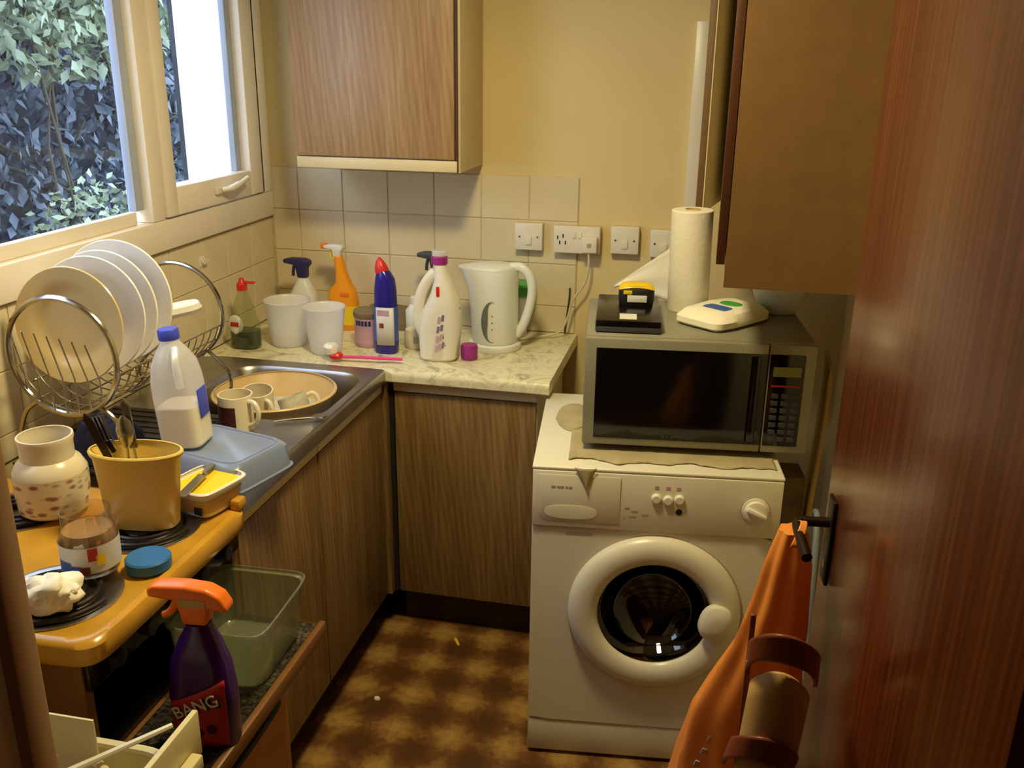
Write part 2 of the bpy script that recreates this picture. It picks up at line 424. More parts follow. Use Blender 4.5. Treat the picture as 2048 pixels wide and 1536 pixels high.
# ------------------------------------------------------------------ window
fx0, fx1 = XL - .055, XL + .022        # frame depth
bm = NB()
box(bm, fx0, fx1, WY0, WY1, WZ0, WZ0 + .085, .005)                 # bottom rail
box(bm, fx0, fx1, WY0, WY1, WZ1 - .06, WZ1, .005)
box(bm, fx0, fx1, 2.976, WY1, WZ0 + .085, WZ1 - .06, .005)
box(bm, fx0, fx1, WY0, WY0 + .06, WZ0 + .085, WZ1 - .06, .005)
box(bm, fx0, fx1, 2.312, 2.372, WZ0 + .085, WZ1 - .06, .005)       # mullion
w1 = struct('window_1', bm, 'window_white')
bm = NB()                                                           # opening sash
sx0, sx1 = XL - .03, XL + .030
box(bm, sx0, sx1, 2.376, 2.430, 1.345, 2.19, .005); box(bm, sx0, sx1, 2.872, 2.955, 1.345, 2.19, .005)
box(bm, sx0, sx1, 2.430, 2.872, 1.345, 1.425, .005); box(bm, sx0, sx1, 2.430, 2.872, 2.13, 2.19, .005)
obj('sash', bm, 'window_white', w1)
obj('sash_gap', B(XL - .02, XL + .0215, 2.956, 2.9755, 1.345, 2.19), 'gap_dark', w1)
bm = NB(); box(bm, XL - .028, XL - .004, 2.276, 2.312, 1.375, 2.19, .002); obj('glazing_bead', bm, 'window_bead', w1)
bm = NB(); box(bm, XL - .022, XL - .002, 2.838, 2.872, 1.425, 2.13, .002); obj('glazing_bead', bm, 'window_bead', w1)
bm = NB(); box(bm, XL - .028, XL - .004, WY0 + .06, 2.276, 1.340, 1.375, .003); obj('glazing_bead', bm, 'window_white', w1)
obj('pane', B(XL - .020, XL - .016, WY0 + .06, 2.29, 1.36, 2.20), 'window_glass', w1)
obj('pane', B(XL - .018, XL - .014, 2.43, 2.85, 1.425, 2.13), 'window_glass', w1)
# casement fastener with its keep
bm = NB(); box(bm, XL + .030, XL + .042, 2.63, 2.72, 1.378, 1.398, .003)
tube(bm, crom([(XL + .040, 2.66, 1.388), (XL + .060, 2.68, 1.392), (XL + .066, 2.73, 1.402), (XL + .060, 2.79, 1.412)]), [.008] * 6 + [.010] * 6 + [.007] * 7, 10)
obj('window_handle', bm, 'white_plastic', w1)
struct('window_sill', B(XL - .15, XL - .055, WY0 - .05, WY1 + .02, WZ0 - .03, WZ0 + .015, .004), 'window_white')['kind'] = 'structure'
# small double hook on the tiles under the window
bm = NB(); box(bm, XL + .006, XL + .010, 2.545, 2.575, 1.17, 1.20, .001)
for yy in (2.553, 2.567): tube(bm, crom([(XL + .008, yy, 1.195), (XL + .02, yy, 1.18), (XL + .026, yy, 1.19)]), .003, 6)
solo('wall_hook', bm, 'white_plastic', 'small white double hook stuck on the tiles below the window', 'hook')

# ------------------------------------------------------------------ outdoors
struct('ground_outside', B(-9, XL - .12, -3, 10, -.3, -.02), 'earth')
bm = NB(); box(bm, -2.135, XL - .13, 3.55, 3.75, -.02, 4.0)
struct('wall_outside', bm, 'render_white')
solo('downpipe', tube(NB(), [(-2.160, 3.60, -.02), (-2.160, 3.60, 4.0)], .023, 12), 'fence_dark', 'dark grey downpipe on the white outside wall corner', 'pipe')
f = struct('garden_wall', B(-5.6, -5.4, -2, 10, -.02, 4.6), 'fence_dark')
def bush(name, label, n, cen, rad, size, mat, seed, droop=.4):
    R = random.Random(seed); verts = []; faces = []
    for _ in range(n):
        while True:
            p = Vector((R.uniform(-1, 1), R.uniform(-1, 1), R.uniform(-1, 1)))
            if .35 < p.length < 1: break
        p = Vector((p.x * rad[0] + cen[0], p.y * rad[1] + cen[1], p.z * rad[2] + cen[2]))
        d = Vector((R.uniform(-1, 1), R.uniform(-1, 1), R.uniform(-1, .5) - droop)).normalized()
        s = d.cross(Vector((R.uniform(-1, 1), R.uniform(-1, 1), R.uniform(-1, 1)))).normalized(); L = size * R.uniform(.6, 1.3); w = L * .25
        nrm = d.cross(s) * (w * .35); i = len(verts)
        verts += [p, p + d * (L * .45) + s * w - nrm, p + d * L, p + d * (L * .45) - s * w - nrm, p + d * (L * .5)]
        faces += [(i, i + 1, i + 4), (i + 1, i + 2, i + 4), (i + 2, i + 3, i + 4), (i + 3, i, i + 4)]
    root = thing(name, label, 'shrub', (cen[0], cen[1], -.02))
    me = bpy.data.meshes.new('foliage'); me.from_pydata([v - Vector((cen[0], cen[1], -.02)) for v in verts], [], faces)
    o = obj('foliage', me, mat, root, 80); o['kind'] = 'stuff'
    st = NB()
    for k in range(4): tube(st, crom([(R.uniform(-.06, .06), R.uniform(-.06, .06), 0), (R.uniform(-.2, .2) * rad[0], R.uniform(-.3, .3) * rad[1], cen[2] * .5), (R.uniform(-.5, .5) * rad[0], R.uniform(-.6, .6) * rad[1], cen[2])], 4), .009, 6)
    obj('stem', st, 'stem', root)
bush('climbing_shrub', 'pale green leafy climber hanging behind the large window pane', 3200, (-4.35, 5.95, 2.45), (.35, 1.55, .85), .115, 'leaf_pale', 3)
bush('garden_shrub', 'low pale shrub at the bottom of the large window pane', 700, (-3.7, 5.05, .66), (.3, .50, .42), .075, 'leaf_pale', 5, -.1)
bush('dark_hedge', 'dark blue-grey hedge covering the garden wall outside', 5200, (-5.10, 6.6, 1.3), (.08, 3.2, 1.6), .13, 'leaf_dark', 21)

# ================================================================== FITTED UNITS
CX = -.945     # front plane of the left run doors
CY = 2.545     # front plane of the back run doors
def base_unit(name, label, run, a, b, hollow=False):
    """run 'left': a..b along y; run 'back': a..b along x"""
    if run == 'left':
        t = thing(name, label, 'cabinet', (CX, (a + b) / 2, 0)); h = (b - a) / 2
        if hollow:
            bm = NB(); box(bm, -.54, -.02, -h, -h + .016, .13, .862); box(bm, -.54, -.02, h - .016, h, .13, .862); box(bm, -.54, -.02, -h + .016, h - .016, .13, .146); box(bm, -.54, -.53, -h + .016, h - .016, .146, .862)
            obj('body', bm, 'cream_laminate', t)
        else: obj('body', B(-.54, -.02, -h, h, .13, .862), 'cream_laminate', t)
        obj('top_rail', B(-.02, .002, -h, h, .826, .862, .002), 'cream_laminate', t)
        obj('door', B(-.019, 0, -h + .002, h - .002, .135, .822, .002), 'oak_laminate', t)
        obj('plinth', B(-.5, -.06, -h, h, 0, .13), 'plinth_brown', t)
    else:
        t = thing(name, label, 'cabinet', ((a + b) / 2, CY, 0)); h = (b - a) / 2
        obj('body', B(-h, h, .02, .48, .13, .862), 'cream_laminate', t)
        obj('top_rail', B(-h, h, -.002, .02, .826, .862, .002), 'cream_laminate', t)
        obj('door', B(-h + .002, h - .002, 0, .019, .135, .822, .002), 'oak_laminate', t)
        obj('plinth', B(-h, h, .06, .45, 0, .13), 'plinth_brown', t)
    return t
base_unit('base_cabinet', 'wood-grain base cabinet door beside the cooker, under the drainer', 'left', 1.625, 2.045)
base_unit('base_cabinet', 'wood-grain base cabinet under the sink bowl, next to the corner', 'left', 2.049, 2.520, True)
base_unit('base_cabinet', 'wood-grain base cabinet under the kettle, left of the washing machine', 'back', -.915, -.475)
t = thing('corner_post', 'narrow corner post with a dark gap between the two cabinet runs', 'cabinet filler', (-.945, CY, 0))
obj('post', B(-.02, .012, -.02, .01, .13, .862), 'oak_laminate', t); obj('gap_strip', B(.014, .027, .004, .016, .13, .862), 'gap_dark', t)
# marble-effect worktop of the back run with a rounded front edge
bm = NB(); pr = []
for k in range(7): a = PI / 2 * k / 6; pr.append((2.530 - .018 * math.sin(a) + .018, .9 - .018 + .018 * math.cos(a)))
prof = [(YB - .006, .862), (YB - .006, .9)] + [(y - .018, z) for y, z in pr] + [(2.512, .866), (2.516, .862)]
rings = [[(x, y, z) for y, z in prof] for x in (XL + .009, -.433)]
skin_rings(bm, rings)
solo('worktop', bm, 'marble_laminate', 'cream marble-effect worktop with bottles and kettle on it', 'worktop')
# sink unit
t = thing('sink_unit', 'stainless steel sink and drainer set into the left run', 'sink', (-1.16, 2.25, WT))
SX0, SX1, SY0, SY1 = -.355, .225, -.625, .258       # extents round the basin centre
n = 48; outer = []; lip = []; inn = []; low = []; bot = []
for i in range(n):
    a = 2 * PI * (i + .5) / n; c, s = math.cos(a), math.sin(a)
    k = 1e9
    if c > 1e-6: k = min(k, SX1 / c)
    if c < -1e-6: k = min(k, SX0 / c)
    if s > 1e-6: k = min(k, SY1 / s)
    if s < -1e-6: k = min(k, SY0 / s)
    outer.append((c * k, s * k, .004))
    q = sup(c, s, 5)
    lip.append((q[0] * .205, q[1] * .205, .004)); inn.append((q[0] * .197, q[1] * .197, -.006)); low.append((q[0] * .183, q[1] * .183, -.15)); bot.append((q[0] * .06, q[1] * .06, -.157))
bm = NB(); skin_rings(bm, [outer, lip, inn, low, bot], True, False, True)
# front roll edge and flange
prof = [(SX1 - .002, .004), (SX1 + .006, .001), (SX1 + .009, -.006), (SX1 + .009, -.036), (SX1 + .004, -.036), (SX1 - .004, -.004)]
skin_rings(bm, [[(x, y, z) for x, z in prof] for y in (SY0, SY1)])
obj('sink_top', bm, 'steel', t)
bm = NB()
for k in range(7): box(bm, -.30, .16, -.60 + k * .045, -.585 + k * .045, .0035, .0075, .0015, 1)
obj('drainer_ribs', bm, 'steel_dull', t)
obj('waste', lathe(NB(), [(.035, -.157), (.035, -.153), (.025, -.151)], 20), 'chrome', t)

# wall cupboard on the back wall
t = thing('wall_cupboard', 'wood-grain wall cupboard with cream sides above the bottles', 'cupboard', (-1.026, 2.755, 1.452))
obj('body', B(-.262, .262, .02, .29, 0, .70, .002), 'cream_laminate', t)
obj('bottom_rail', B(-.258, .255, .004, .019, .002, .036, .003), 'cream_laminate', t)
obj('door', B(-.26, .248, 0, .018, .040, .70, .002), 'walnut_laminate', t)
obj('gap_strip', B(.248, .256, .006, .018, .002, .70), 'edge_darkbrown', t)
# tall wall cupboards on the right
t = thing('wall_cupboard', 'brown-sided wall cupboard over the microwave, second door ajar', 'cupboard', (0.0, 2.06, 1.312))
obj('side_panel', B(.024, XR - .004, 0, .018, 0, .79), 'panel_brown', t)
obj('body', B(.024, XR - .004, .018, .97, 0, .79), 'cream_laminate', t)
obj('door', B(.004, .0225, 0, .51, .050, .79, .0015), 'edge_darkbrown', t)
d2 = obj('door', B(-.018, 0, -.40, 0, .0, .72, .0015), 'panel_brown', t); d2.location = (.022, .955, .072); d2.rotation_euler = (0, 0, math.radians(-9.5))
obj('door_lining', B(.0002, .003, -.398, -.002, .004, .716), 'cream_laminate', d2)
# white trunking on the back wall
solo('cable_trunking', B(-.022, .022, -.022, 0, 0, .78, .002), 'white_plastic', 'white vertical trunking on the wall behind the kitchen roll', 'trunking', (-.085, YB - .0005, 1.112))

# ------------------------------------------------------------------ sockets
def socket(label, x, z, w, kind):
    t = thing('wall_socket', label, 'socket', (x, YB - (.0075 if x < -.40 else .0005), z))
    obj('back_box', B(-w / 2, w / 2, -.026, 0, -.0435, .0435, .002), 'cream_laminate', t)
    obj('face_plate', B(-w / 2, w / 2, -.034, -.0262, -.044, .044, .003), 'white_plastic', t)
    if kind == 'double':
        bm = NB()
        for dx, dz in ((-.062, .006), (-.044, .012), (-.055, -.010), (-.036, -.010)): box(bm, dx - .002, dx + .002, -.0352, -.0335, dz - .006, dz + .006)
        obj('pin_slot', bm, 'gap_dark', t)
        for dx in (-.008, .012): obj('rocker_switch', B(dx - .005, dx + .005, -.038, -.0342, .006, .026, .001), 'white_plastic', t)
    else:
        obj('rocker_switch', B(-.010, .010, -.039, -.0342, -.026, .002, .002), 'white_plastic', t)
        for dx in (-.030, .030): obj('screw', rot_lathe_y(lathe(NB(), [(.0035, .034), (.0035, .0355), (.002, .036)], 10)), 'steel_dull', t).location = (dx, 0, 0)
    return t
socket('white switched spur on the tiles above the kettle', -.600, 1.229, .092, 's')
socket('white double socket with a plug, on the tile edge', -.441, 1.226, .152, 'double')
socket('white single switch plate between double socket and kitchen roll', -.286, 1.231, .090, 's')
socket('white switch plate half hidden by the kitchen roll sheet', -.160, 1.226, .090, 's')
t = thing('plug', 'white mains plug in the double socket with its flex hanging down', 'plug', (-.396, YB - .0416, 1.216))
obj('plug_body', B(-.026, .026, -.030, 0, -.026, .026, .006), 'white_plastic', t)
obj('fuse_mark', B(-.006, .008, -.0308, -.0295, -.008, .006), 'enamel_mark', t)
obj('flex', tube(NB(), crom([(-.002, -.018, -.024), (.000, -.018, -.07), (-.012, -.014, -.13), (-.05, -.012, -.19), (-.065, -.014, -.25), (-.09, -.03, -.295), (-.16, -.06, -.308), (-.21, -.09, -.3105)]), .0035, 8), 'cable_white', t)
solo('cable', tube(NB(), crom([(-.475, YB - .012, .904), (-.468, YB - .014, .97), (-.462, YB - .014, 1.03), (-.462, YB - .012, 1.06)]), .003, 6), 'grey_dark', 'thin dark cable on the tiles right of the kettle', 'cable')

# ================================================================== WASHING MACHINE (local: x along front, -y front, z up)
TH = math.radians(6.5)
wm = thing('washing_machine', 'white front-loading washing machine under the microwave', 'washing machine', (-.388, 2.05, 0), TH)
bm = NB(); box(bm, 0, .014, .012, .53, .012, .840); box(bm, .584, .598, .012, .53, .012, .840); box(bm, .014, .584, .516, .53, .012, .840); box(bm, .014, .584, .012, .516, .012, .026)
obj('cabinet', bm, 'enamel', wm)
obj('top', B(-.001, .599, -.002, .53, .8405, .850, .004, 3), 'enamel', wm)
bm = NB(); prism(bm, [(.001, .690), (.597, .690), (.597, .8395), (.001, .8395)], -.004, .014, .003); obj('control_panel', bm, 'enamel', wm)
n = 64; ro, ri, bo, bi = [], [], [], []
for i in range(n):
    a = 2 * PI * (i + .5) / n; c, q = math.cos(a), math.sin(a); k = 1e9
    if c > 1e-6: k = min(k, (.596 - .312) / c)
    if c < -1e-6: k = min(k, (.002 - .312) / c)
    if q > 1e-6: k = min(k, (.6885 - .462) / q)
    if q < -1e-6: k = min(k, (.1145 - .462) / q)
    ro.append((.312 + c * k, .002, .462 + q * k)); ri.append((.312 + c * .146, .002, .462 + q * .146)); bi.append((.312 + c * .146, .013, .462 + q * .146)); bo.append((.312 + c * k, .013, .462 + q * k))
bm = NB(); skin_rings(bm, [bo, ro, ri, bi, bo], True, False, False); bmesh.ops.remove_doubles(bm, verts=bm.verts[:], dist=1e-5)
obj('front_panel', bm, 'enamel', wm)
obj('kick_panel', B(.002, .596, .004, .013, .012, .112, .003), 'enamel', wm)
for x in (.05, .545):
    for y in (.06, .48): copy = obj('foot', lathe(NB(), [(.02, 0), (.02, .012)], 12), 'rubber_black', wm); copy.location = (x, y, 0)
# soap drawer outline + grip
bm = NB(); dr = [(.012, .835 - .012)]
prism(bm, [(.014, .730), (.022, .716), (.036, .708), (.214, .706), (.214, .830), (.014, .830)], -.0062, -.004, .0018); d = obj('soap_drawer', bm, 'enamel', wm)
bm = NB(); loft(bm, [(.095, .733, 0, .062, .017, 2.6), (.095, .733, .0016, .064, .0185, 2.6), (.095, .733, .002, .058, .015, 2.6)], 32); xf(bm, Matrix.Translation((0, -.0062, 0)) @ Matrix.Rotation(PI / 2, 4, 'X'))
obj('grip_recess', bm, 'enamel', d)
for k, (x, w) in enumerate(((.052, .010), (.064, .006), (.073, .009), (.084, .005), (.093, .008))): obj('brand_stroke', B(x - w / 2, x + w / 2, -.0068, -.006, .796, .802), 'enamel_mark', d)
obj('lettering_smudge', B(.085, .150, .0012, .0022, .668, .674), 'enamel_mark', wm)
for x, z in ((.300, .790), (.328, .787), (.355, .790)):
    o = obj('button', rot_lathe_y(lathe(NB(), [(.012, 0), (.012, .006), (.009, .009)], 18)), 'white_plastic', wm); o.location = (x, -.004, z - .008)
for x, c in ((.300, 'enamel_mark'), (.327, 'pinkish'), (.352, 'pinkish')): obj('symbol', B(x - .005, x + .005, -.0048, -.0038, .806, .814), c, wm)
obj('indicator_hole', rot_lathe_y(lathe(NB(), [(.008, 0), (.008, .0012)], 14)), 'gap_dark', wm).location = (.356, -.004, .748)
kb = obj('dial', rot_lathe_y(lathe(NB(), [(.033, 0), (.033, .004), (.027, .006), (.026, .014), (.02, .016)], 28)), 'white_plastic', wm); kb.location = (.536, -.004, .764)
o = obj('dial_grip', B(-.026, .026, -.026, -.012, -.006, .006, .004), 'white_plastic', kb); o.rotation_euler = (0, .45, 0)
obj('dial_ring', rot_lathe_y(lathe(NB(), [(.035, 0), (.035, .001)], 28)), 'enamel_mark', wm).location = (.536, -.0038, .764)
for x, z, w in ((.232, .752, .012), (.250, .744, .016), (.245, .730, .02), (.275, .735, .016), (.225, .725, .006)): obj('printed_mark', B(x - w / 2, x + w / 2, -.0046, -.0038, z - .003, z + .003), 'enamel_mark', wm)
# porthole door
dc = (.312, .462)
door = obj('porthole_ring', rot_lathe_y(lathe(NB(), [(.140, .002), (.1415, .012), (.150, .022), (.165, .027), (.185, .027), (.203, .022), (.213, .011), (.216, 0)], 64, False, False)), 'enamel', wm); door.location = (dc[0], .001, dc[1])
o = obj('ring_gap', rot_lathe_y(lathe(NB(), [(.2185, 0), (.2185, .0012), (.205, .0014)], 64, False, False)), 'enamel_mark', wm); o.location = (dc[0] + .002, .0015, dc[1] - .002)
gl_ = obj('porthole_glass', rot_lathe_y(lathe(NB(), [(.1425, .010), (.134, .006), (.126, -.004), (.116, -.024), (.098, -.046), (.070, -.060), (.035, -.067), (.010, -.069)], 48, False, True)), 'drum_glass', wm); gl_.location = (dc[0] - .002, .001, dc[1] + .004)
# dark drum behind, with lifters
dr_ = obj('drum', rot_lathe_y(lathe(NB(), [(.1455, -.012), (.1455, -.08), (.200, -.10), (.200, -.32), (.10, -.335)], 48, False, True)), 'drum_steel', wm); dr_.location = (dc[0], .001, dc[1])
bm = NB()
for a in (.3, 2.4, 4.5): tube(bm, [(math.cos(a) * .15, .10, math.sin(a) * .15), (math.cos(a) * .15, .28, math.sin(a) * .15)], .022, 8)
o = obj('drum_lifter', bm, 'steel_dull', wm); o.location = (dc[0], 0, dc[1])
bm = loft(NB(), [(0, 0, .018, .040, .050, 2.4), (0, 0, .034, .038, .047, 2.4), (0, 0, .042, .030, .036, 2.2), (0, 0, .045, .014, .016)], 28); xf(bm, Matrix.Rotation(PI / 2, 4, 'X'))
o = obj('door_handle', bm, 'enamel', wm); o.location = (.463, -.004, .462); o.rotation_euler = (0, .25, 0)
# cloth under the microwave
bm = NB()
def lerp_(a, b, q): return a + (b - a) * q
def wavy(u, v):
    x = .085 + u * .50
    front = .040 + .026 * noise((u * 6, 0, 0), 1) + .010 * noise((u * 19, 4, 0), 1)
    y = lerp_(.36, front, v)
    return (x, y, .8512 + .0020 * abs(noise((u * 14, v * 6, 1), 1)) + (.004 * abs(noise((u * 22, 3, 5), 1)) if v > .85 else 0))
grid(bm, 60, 24, wavy)
o = obj('cloth_under_microwave', bm, 'beige_cloth'); thicken(o, .002, 1.0)
tag(o, 'thin beige cloth spread on the washing machine under the microwave', 'cloth'); o.location = (-.388, 2.05, .0002); o.rotation_euler = (0, 0, TH)
bm = NB()
loft(bm, [(.085, .33, .8508, .048, .10), (.085, .33, .858, .044, .096), (.086, .33, .862, .03, .07)], 24); jitter(bm, .006, 22, 4, (1, 1, .3))
for v in bm.verts: v.co.z = max(v.co.z, .8512)
o = solo('folded_rag', bm, 'beige_cloth', 'crumpled stained rag on the washing machine left of the microwave', 'cloth', (-.388, 2.05, 0), (0, 0, TH))
# triangular cloth corner hanging over the machine front
bm = NB()
def corner(u, v):
    w = (1 - v) * .052 + .002
    return (.128 + (u - .5) * w + .004 * v, -.007 - .006 * math.sin(u * PI) - .002 * v, .8525 - v * .050)
grid(bm, 8, 8, corner)
o = obj('cloth_corner', bm, 'beige_cloth'); thicken(o, .0015); tag(o, 'pointed cloth corner hanging over the washing machine top edge', 'cloth'); o.location = (-.388, 2.05, 0); o.rotation_euler = (0, 0, TH)

# ================================================================== MICROWAVE
mw = thing('microwave', 'silver microwave oven with black glass door on the washing machine', 'microwave', (-.288, 2.172, .8575), TH)
obj('casing', B(0, .548, .012, .385, .012, .2915, .006), 'mw_silver', mw)
for x in (.05, .50):
    for y in (.05, .34): o = obj('foot', lathe(NB(), [(.016, 0), (.014, .012)], 12), 'rubber_black', mw); o.location = (x, y, 0)
bm = NB(); box(bm, 0, .435, -.010, .010, .014, .290, .005); d = obj('door', bm, 'mw_silver', mw)
obj('door_glass', B(.028, .433, -.0125, -.0095, .034, .266, .002), 'mw_black', d)
obj('door_handle', B(.398, .418, -.019, -.0127, .040, .260, .004), 'mw_black', d)
for k, w in enumerate((.006, .004, .007, .004, .006)): obj('brand_stroke', B(.196 + k * .011, .196 + k * .011 + w, -.0132, -.0126, .041, .047), 'grey_dark', d)
pn = obj('control_panel', B(.4365, .548, -.010, .010, .014, .290, .005), 'mw_silver', mw)
obj('key_area', B(.440, .522, -.0122, -.0095, .034, .266, .002), 'mw_black', pn)
obj('display', B(.449, .514, -.0132, -.0121, .212, .236), 'lcd', pn)
src = None
for r in range(7):
    for c in range(3):
        if src is None: src = obj('key', B(-.0085, .0085, -.0014, 0, -.006, .006, .001, 1), 'grey_dark', pn); src.location = (.458 + c * .0235, -.0122, .052 + r * .0185)
        else: copy_part(src, 'key', pn, (.458 + c * .0235, -.0122, .052 + r * .0185))
obj('key_stripe', B(.447, .514, -.0131, -.0121, .186, .190), 'label_red', pn)
ZM = .8575 + .2915 + .001
# black box, tape measure, wipes, kitchen roll, bowl on top of it
t = thing('black_box', 'flat black box with a white sticker on the microwave', 'box', (-.205, 2.360, ZM), .10)
obj('box_body', B(-.080, .080, -.145, .13, 0, .030, .004), 'oven_black', t)
obj('box_rim', B(-.078, .078, -.1475, -.144, .002, .014, .001), 'grey_dark', t)
obj('sticker', B(-.022, .020, -.128, -.075, .0301, .0306), 'label_white', t)
t = thing('tape_measure', 'black and yellow tape measure lying on the black box', 'tape measure', (-.190, 2.40, ZM + .0305), .12)
obj('case', loft(NB(), [(0, 0, 0, .044, .030, 3.5), (0, 0, .012, .046, .033, 3.5), (0, 0, .038, .046, .033, 3.5), (0, 0, .050, .036, .026, 3)], 28), 'rubber_black', t)
obj('yellow_band', loft(NB(), [(0, .002, .0385, .0462, .0332, 3.5), (0, .002, .049, .040, .029, 3.2), (0, .002, .0535, .028, .020, 3)], 28), 'tape_yellow', t)
obj('yellow_cheek_plate', B(-.034, -.012, -.0335, -.031, .030, .040, .001), 'tape_yellow', t)
obj('white_badge', B(-.024, .026, -.0345, -.032, .010, .028, .001), 'label_white', t)
t = thing('wipes_pack', 'white wipes packet with green and blue print on the microwave', 'wipes', (.035, 2.395, ZM), math.radians(-37))
bm = loft(NB(), [(0, 0, 0, .066, .105, 6), (0, 0, .008, .077, .116, 5), (0, 0, .022, .078, .116, 5), (0, 0, .036, .066, .10, 4), (0, 0, .040, .03, .06, 3)], 40); jitter(bm, .005, 30, 2, (1, 1, .25))
for v in bm.verts: v.co.z = max(v.co.z, 0)
obj('pack', bm, 'paper', t)
def decal(name, x0, x1, y0, y1, z, mat, par, rz=0, p=2.5):
    o = obj(name, loft(NB(), [(0, 0, 0, (x1 - x0) / 2, (y1 - y0) / 2, p), (0, 0, .0012, (x1 - x0) / 2 * .97, (y1 - y0) / 2 * .97, p)], 24), mat, par); o.location = ((x0 + x1) / 2, (y0 + y1) / 2, z); o.rotation_euler = (0, 0, rz); return o
decal('green_logo', -.030, .030, .005, .050, .0402, 'green_plastic', t)
decal('blue_print', -.036, .036, -.050, -.006, .0394, 'label_blue', t, 0, 5)
o = obj('green_end', loft(NB(), [(.03, .116, .014, .02, .012, 3), (.03, .118, .026, .02, .012, 3)], 20), 'green_plastic', t)
t = thing('kitchen_roll', 'white kitchen paper roll standing at the back of the microwave', 'paper roll', (-.060, 2.500, ZM), rot=(0, math.radians(-1.0), 0))
bm = lathe(NB(), [(.053, 0), (.054, .002), (.054, .262), (.052, .264), (.021, .264), (.020, .258), (.020, .01)], 40); obj('paper_roll', bm, 'paper', t)
obj('card_core', lathe(NB(), [(.020, .20), (.0205, .265), (.018, .266), (.018, .20)], 24, False, False), 'cardboard', t)
bm = NB()
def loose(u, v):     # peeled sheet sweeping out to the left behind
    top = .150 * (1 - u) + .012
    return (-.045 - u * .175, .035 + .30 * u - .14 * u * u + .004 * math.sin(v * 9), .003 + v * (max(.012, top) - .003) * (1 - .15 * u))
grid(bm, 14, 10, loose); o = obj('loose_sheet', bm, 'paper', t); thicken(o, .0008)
bm = shell(NB(), [(0, 0, 0, .046, .046, 2.4), (0, 0, .006, .052, .052, 2.4), (0, 0, .050, .070, .070, 2.6), (0, 0, .088, .082, .082, 2.8)], .004, 36)
solo('mixing_bowl', bm, 'kettle_white', 'white plastic bowl at the right end of the microwave', 'bowl', (.178, 2.538, ZM))

# behind the machine, along the right wall
bm = NB(); grid(bm, 10, 26, lambda u, v: (.304 + .006 * math.sin(v * 9) + .012 * u, 2.36 + .22 * u, .001 + v * (1.10 - .06 * u) - (.05 * (1 - u) if v > .98 else 0)))
o = obj('card_sheet', bm, 'cardboard'); thicken(o, .012); tag(o, 'tall warped tan board standing between washing machine and right wall', 'board')
solo('drain_hose', tube(NB(), crom([(.292, 2.05, .012), (.300, 2.10, .35), (.298, 2.14, .62), (.300, 2.22, .72), (.298, 2.28, .60), (.296, 2.30, .02)]), .008, 10), 'hose_grey', 'blue-grey drain hose looping in front of the tan board', 'hose')
bm = B(-.035, .035, -.05, .05, 0, .74, .004); solo('brown_carton', bm, 'brown_cloth', 'dark brown carton wedged right of the washing machine', 'carton', (.243, 2.43, 0), (0, 0, TH))

# ================================================================== KITCHEN DOOR with handle, bag and holder
HX, HY = .292, .765; LXd, LYd = .222, 1.535
ang = math.atan2(LYd - HY, LXd - HX)
dv = thing('kitchen_door', 'reddish-brown wood-grain door standing open on the right', 'door', (HX, HY, 0), ang)
DL = math.hypot(LXd - HX, LYd - HY)
obj('door_leaf', B(0, DL, -.040, 0, .008, 2.00, .002), 'door_mahogany', dv)      # local +y = room side (faces camera)
obj('lock_plate', B(DL - .001, DL + .001, -.030, -.010, .95, 1.12), 'bronze', dv)
hp = obj('handle_plate', B(DL - .082, DL - .040, .0005, .008, .952, 1.105, .003), 'bronze', dv)
obj('lever', tube(NB(), crom([(DL - .061, .006, 1.06), (DL - .061, .040, 1.06), (DL - .066, .056, 1.061), (DL - .085, .062, 1.061), (DL - .125, .062, 1.058), (DL - .172, .060, 1.052)], 5), .0085, 10, flat=1.0), 'bronze', hp)
obj('escutcheon', rot_lathe_y(lathe(NB(), [(.008, -.0085), (.008, -.0075)], 14)), 'steel_dull', hp).location = (DL - .061, 0, .985)
for hz in (.25, 1.75): obj('hinge', tube(NB(), [(-.004, .004, hz), (-.004, .004, hz + .08)], .006, 8), 'bronze', dv)
# orange carrier bag
t = thing('carrier_bag', 'orange plastic carrier bag hanging from the door handle', 'bag', (.150, 1.435, .40))
bm = NB(); secs = []
def lerp(a, b, q): return a + (b - a) * q
table = [(.655, .012, .010, .022, .022), (.60, .008, -.002, .036, .022), (.52, .000, -.008, .044, .026), (.44, -.010, -.010, .056, .030), (.38, -.020, -.008, .070, .032), (.30, -.036, -.004, .086, .036), (.20, -.046, 0, .100, .044), (.10, -.052, 0, .108, .048), (.03, -.050, 0, .100, .044), (0, -.048, 0, .07, .03)]
for k in range(len(table) - 1):
    for q in range(4):
        f = q / 4; a, b = table[k], table[k + 1]; secs.append(tuple(lerp(a[i], b[i], f) for i in range(5)))
secs.append(table[-1])
rings = []
for z, cx, cy, rx, ry in secs:
    r = []
    for i in range(56):
        a = 2 * PI * i / 56; fold = 1 + .10 * math.sin(a * 7 + z * 5) * (.4 + .6 * min(1, z / .4)) + .10 * noise((math.cos(a), math.sin(a), z * 5), 1.6)
        r.append((cx + rx * fold * math.cos(a), cy + ry * fold * math.sin(a), z))
    rings.append(r)
skin_rings(bm, rings); obj('bag_body', bm, 'orange_bag', t)
bm = NB(); grid(bm, 6, 14, lambda u, v: (.014 + .012 * math.sin(v * PI) + (u - .5) * .018 * (1 - .4 * math.sin(v * PI)), -.035 + .07 * v, .645 + .030 * math.sin(v * PI)))
o = obj('handle_loop', bm, 'orange_bag', t); thicken(o, .001)
for k in range(5):
    o = obj('printed_stroke', B(-.004, .004, -.001, .001, -.006, .006), 'label_white', t); o.location = (-.118 + .010 * k, -.034, .17 + .028 * k); o.rotation_euler = (0, .3, 0)
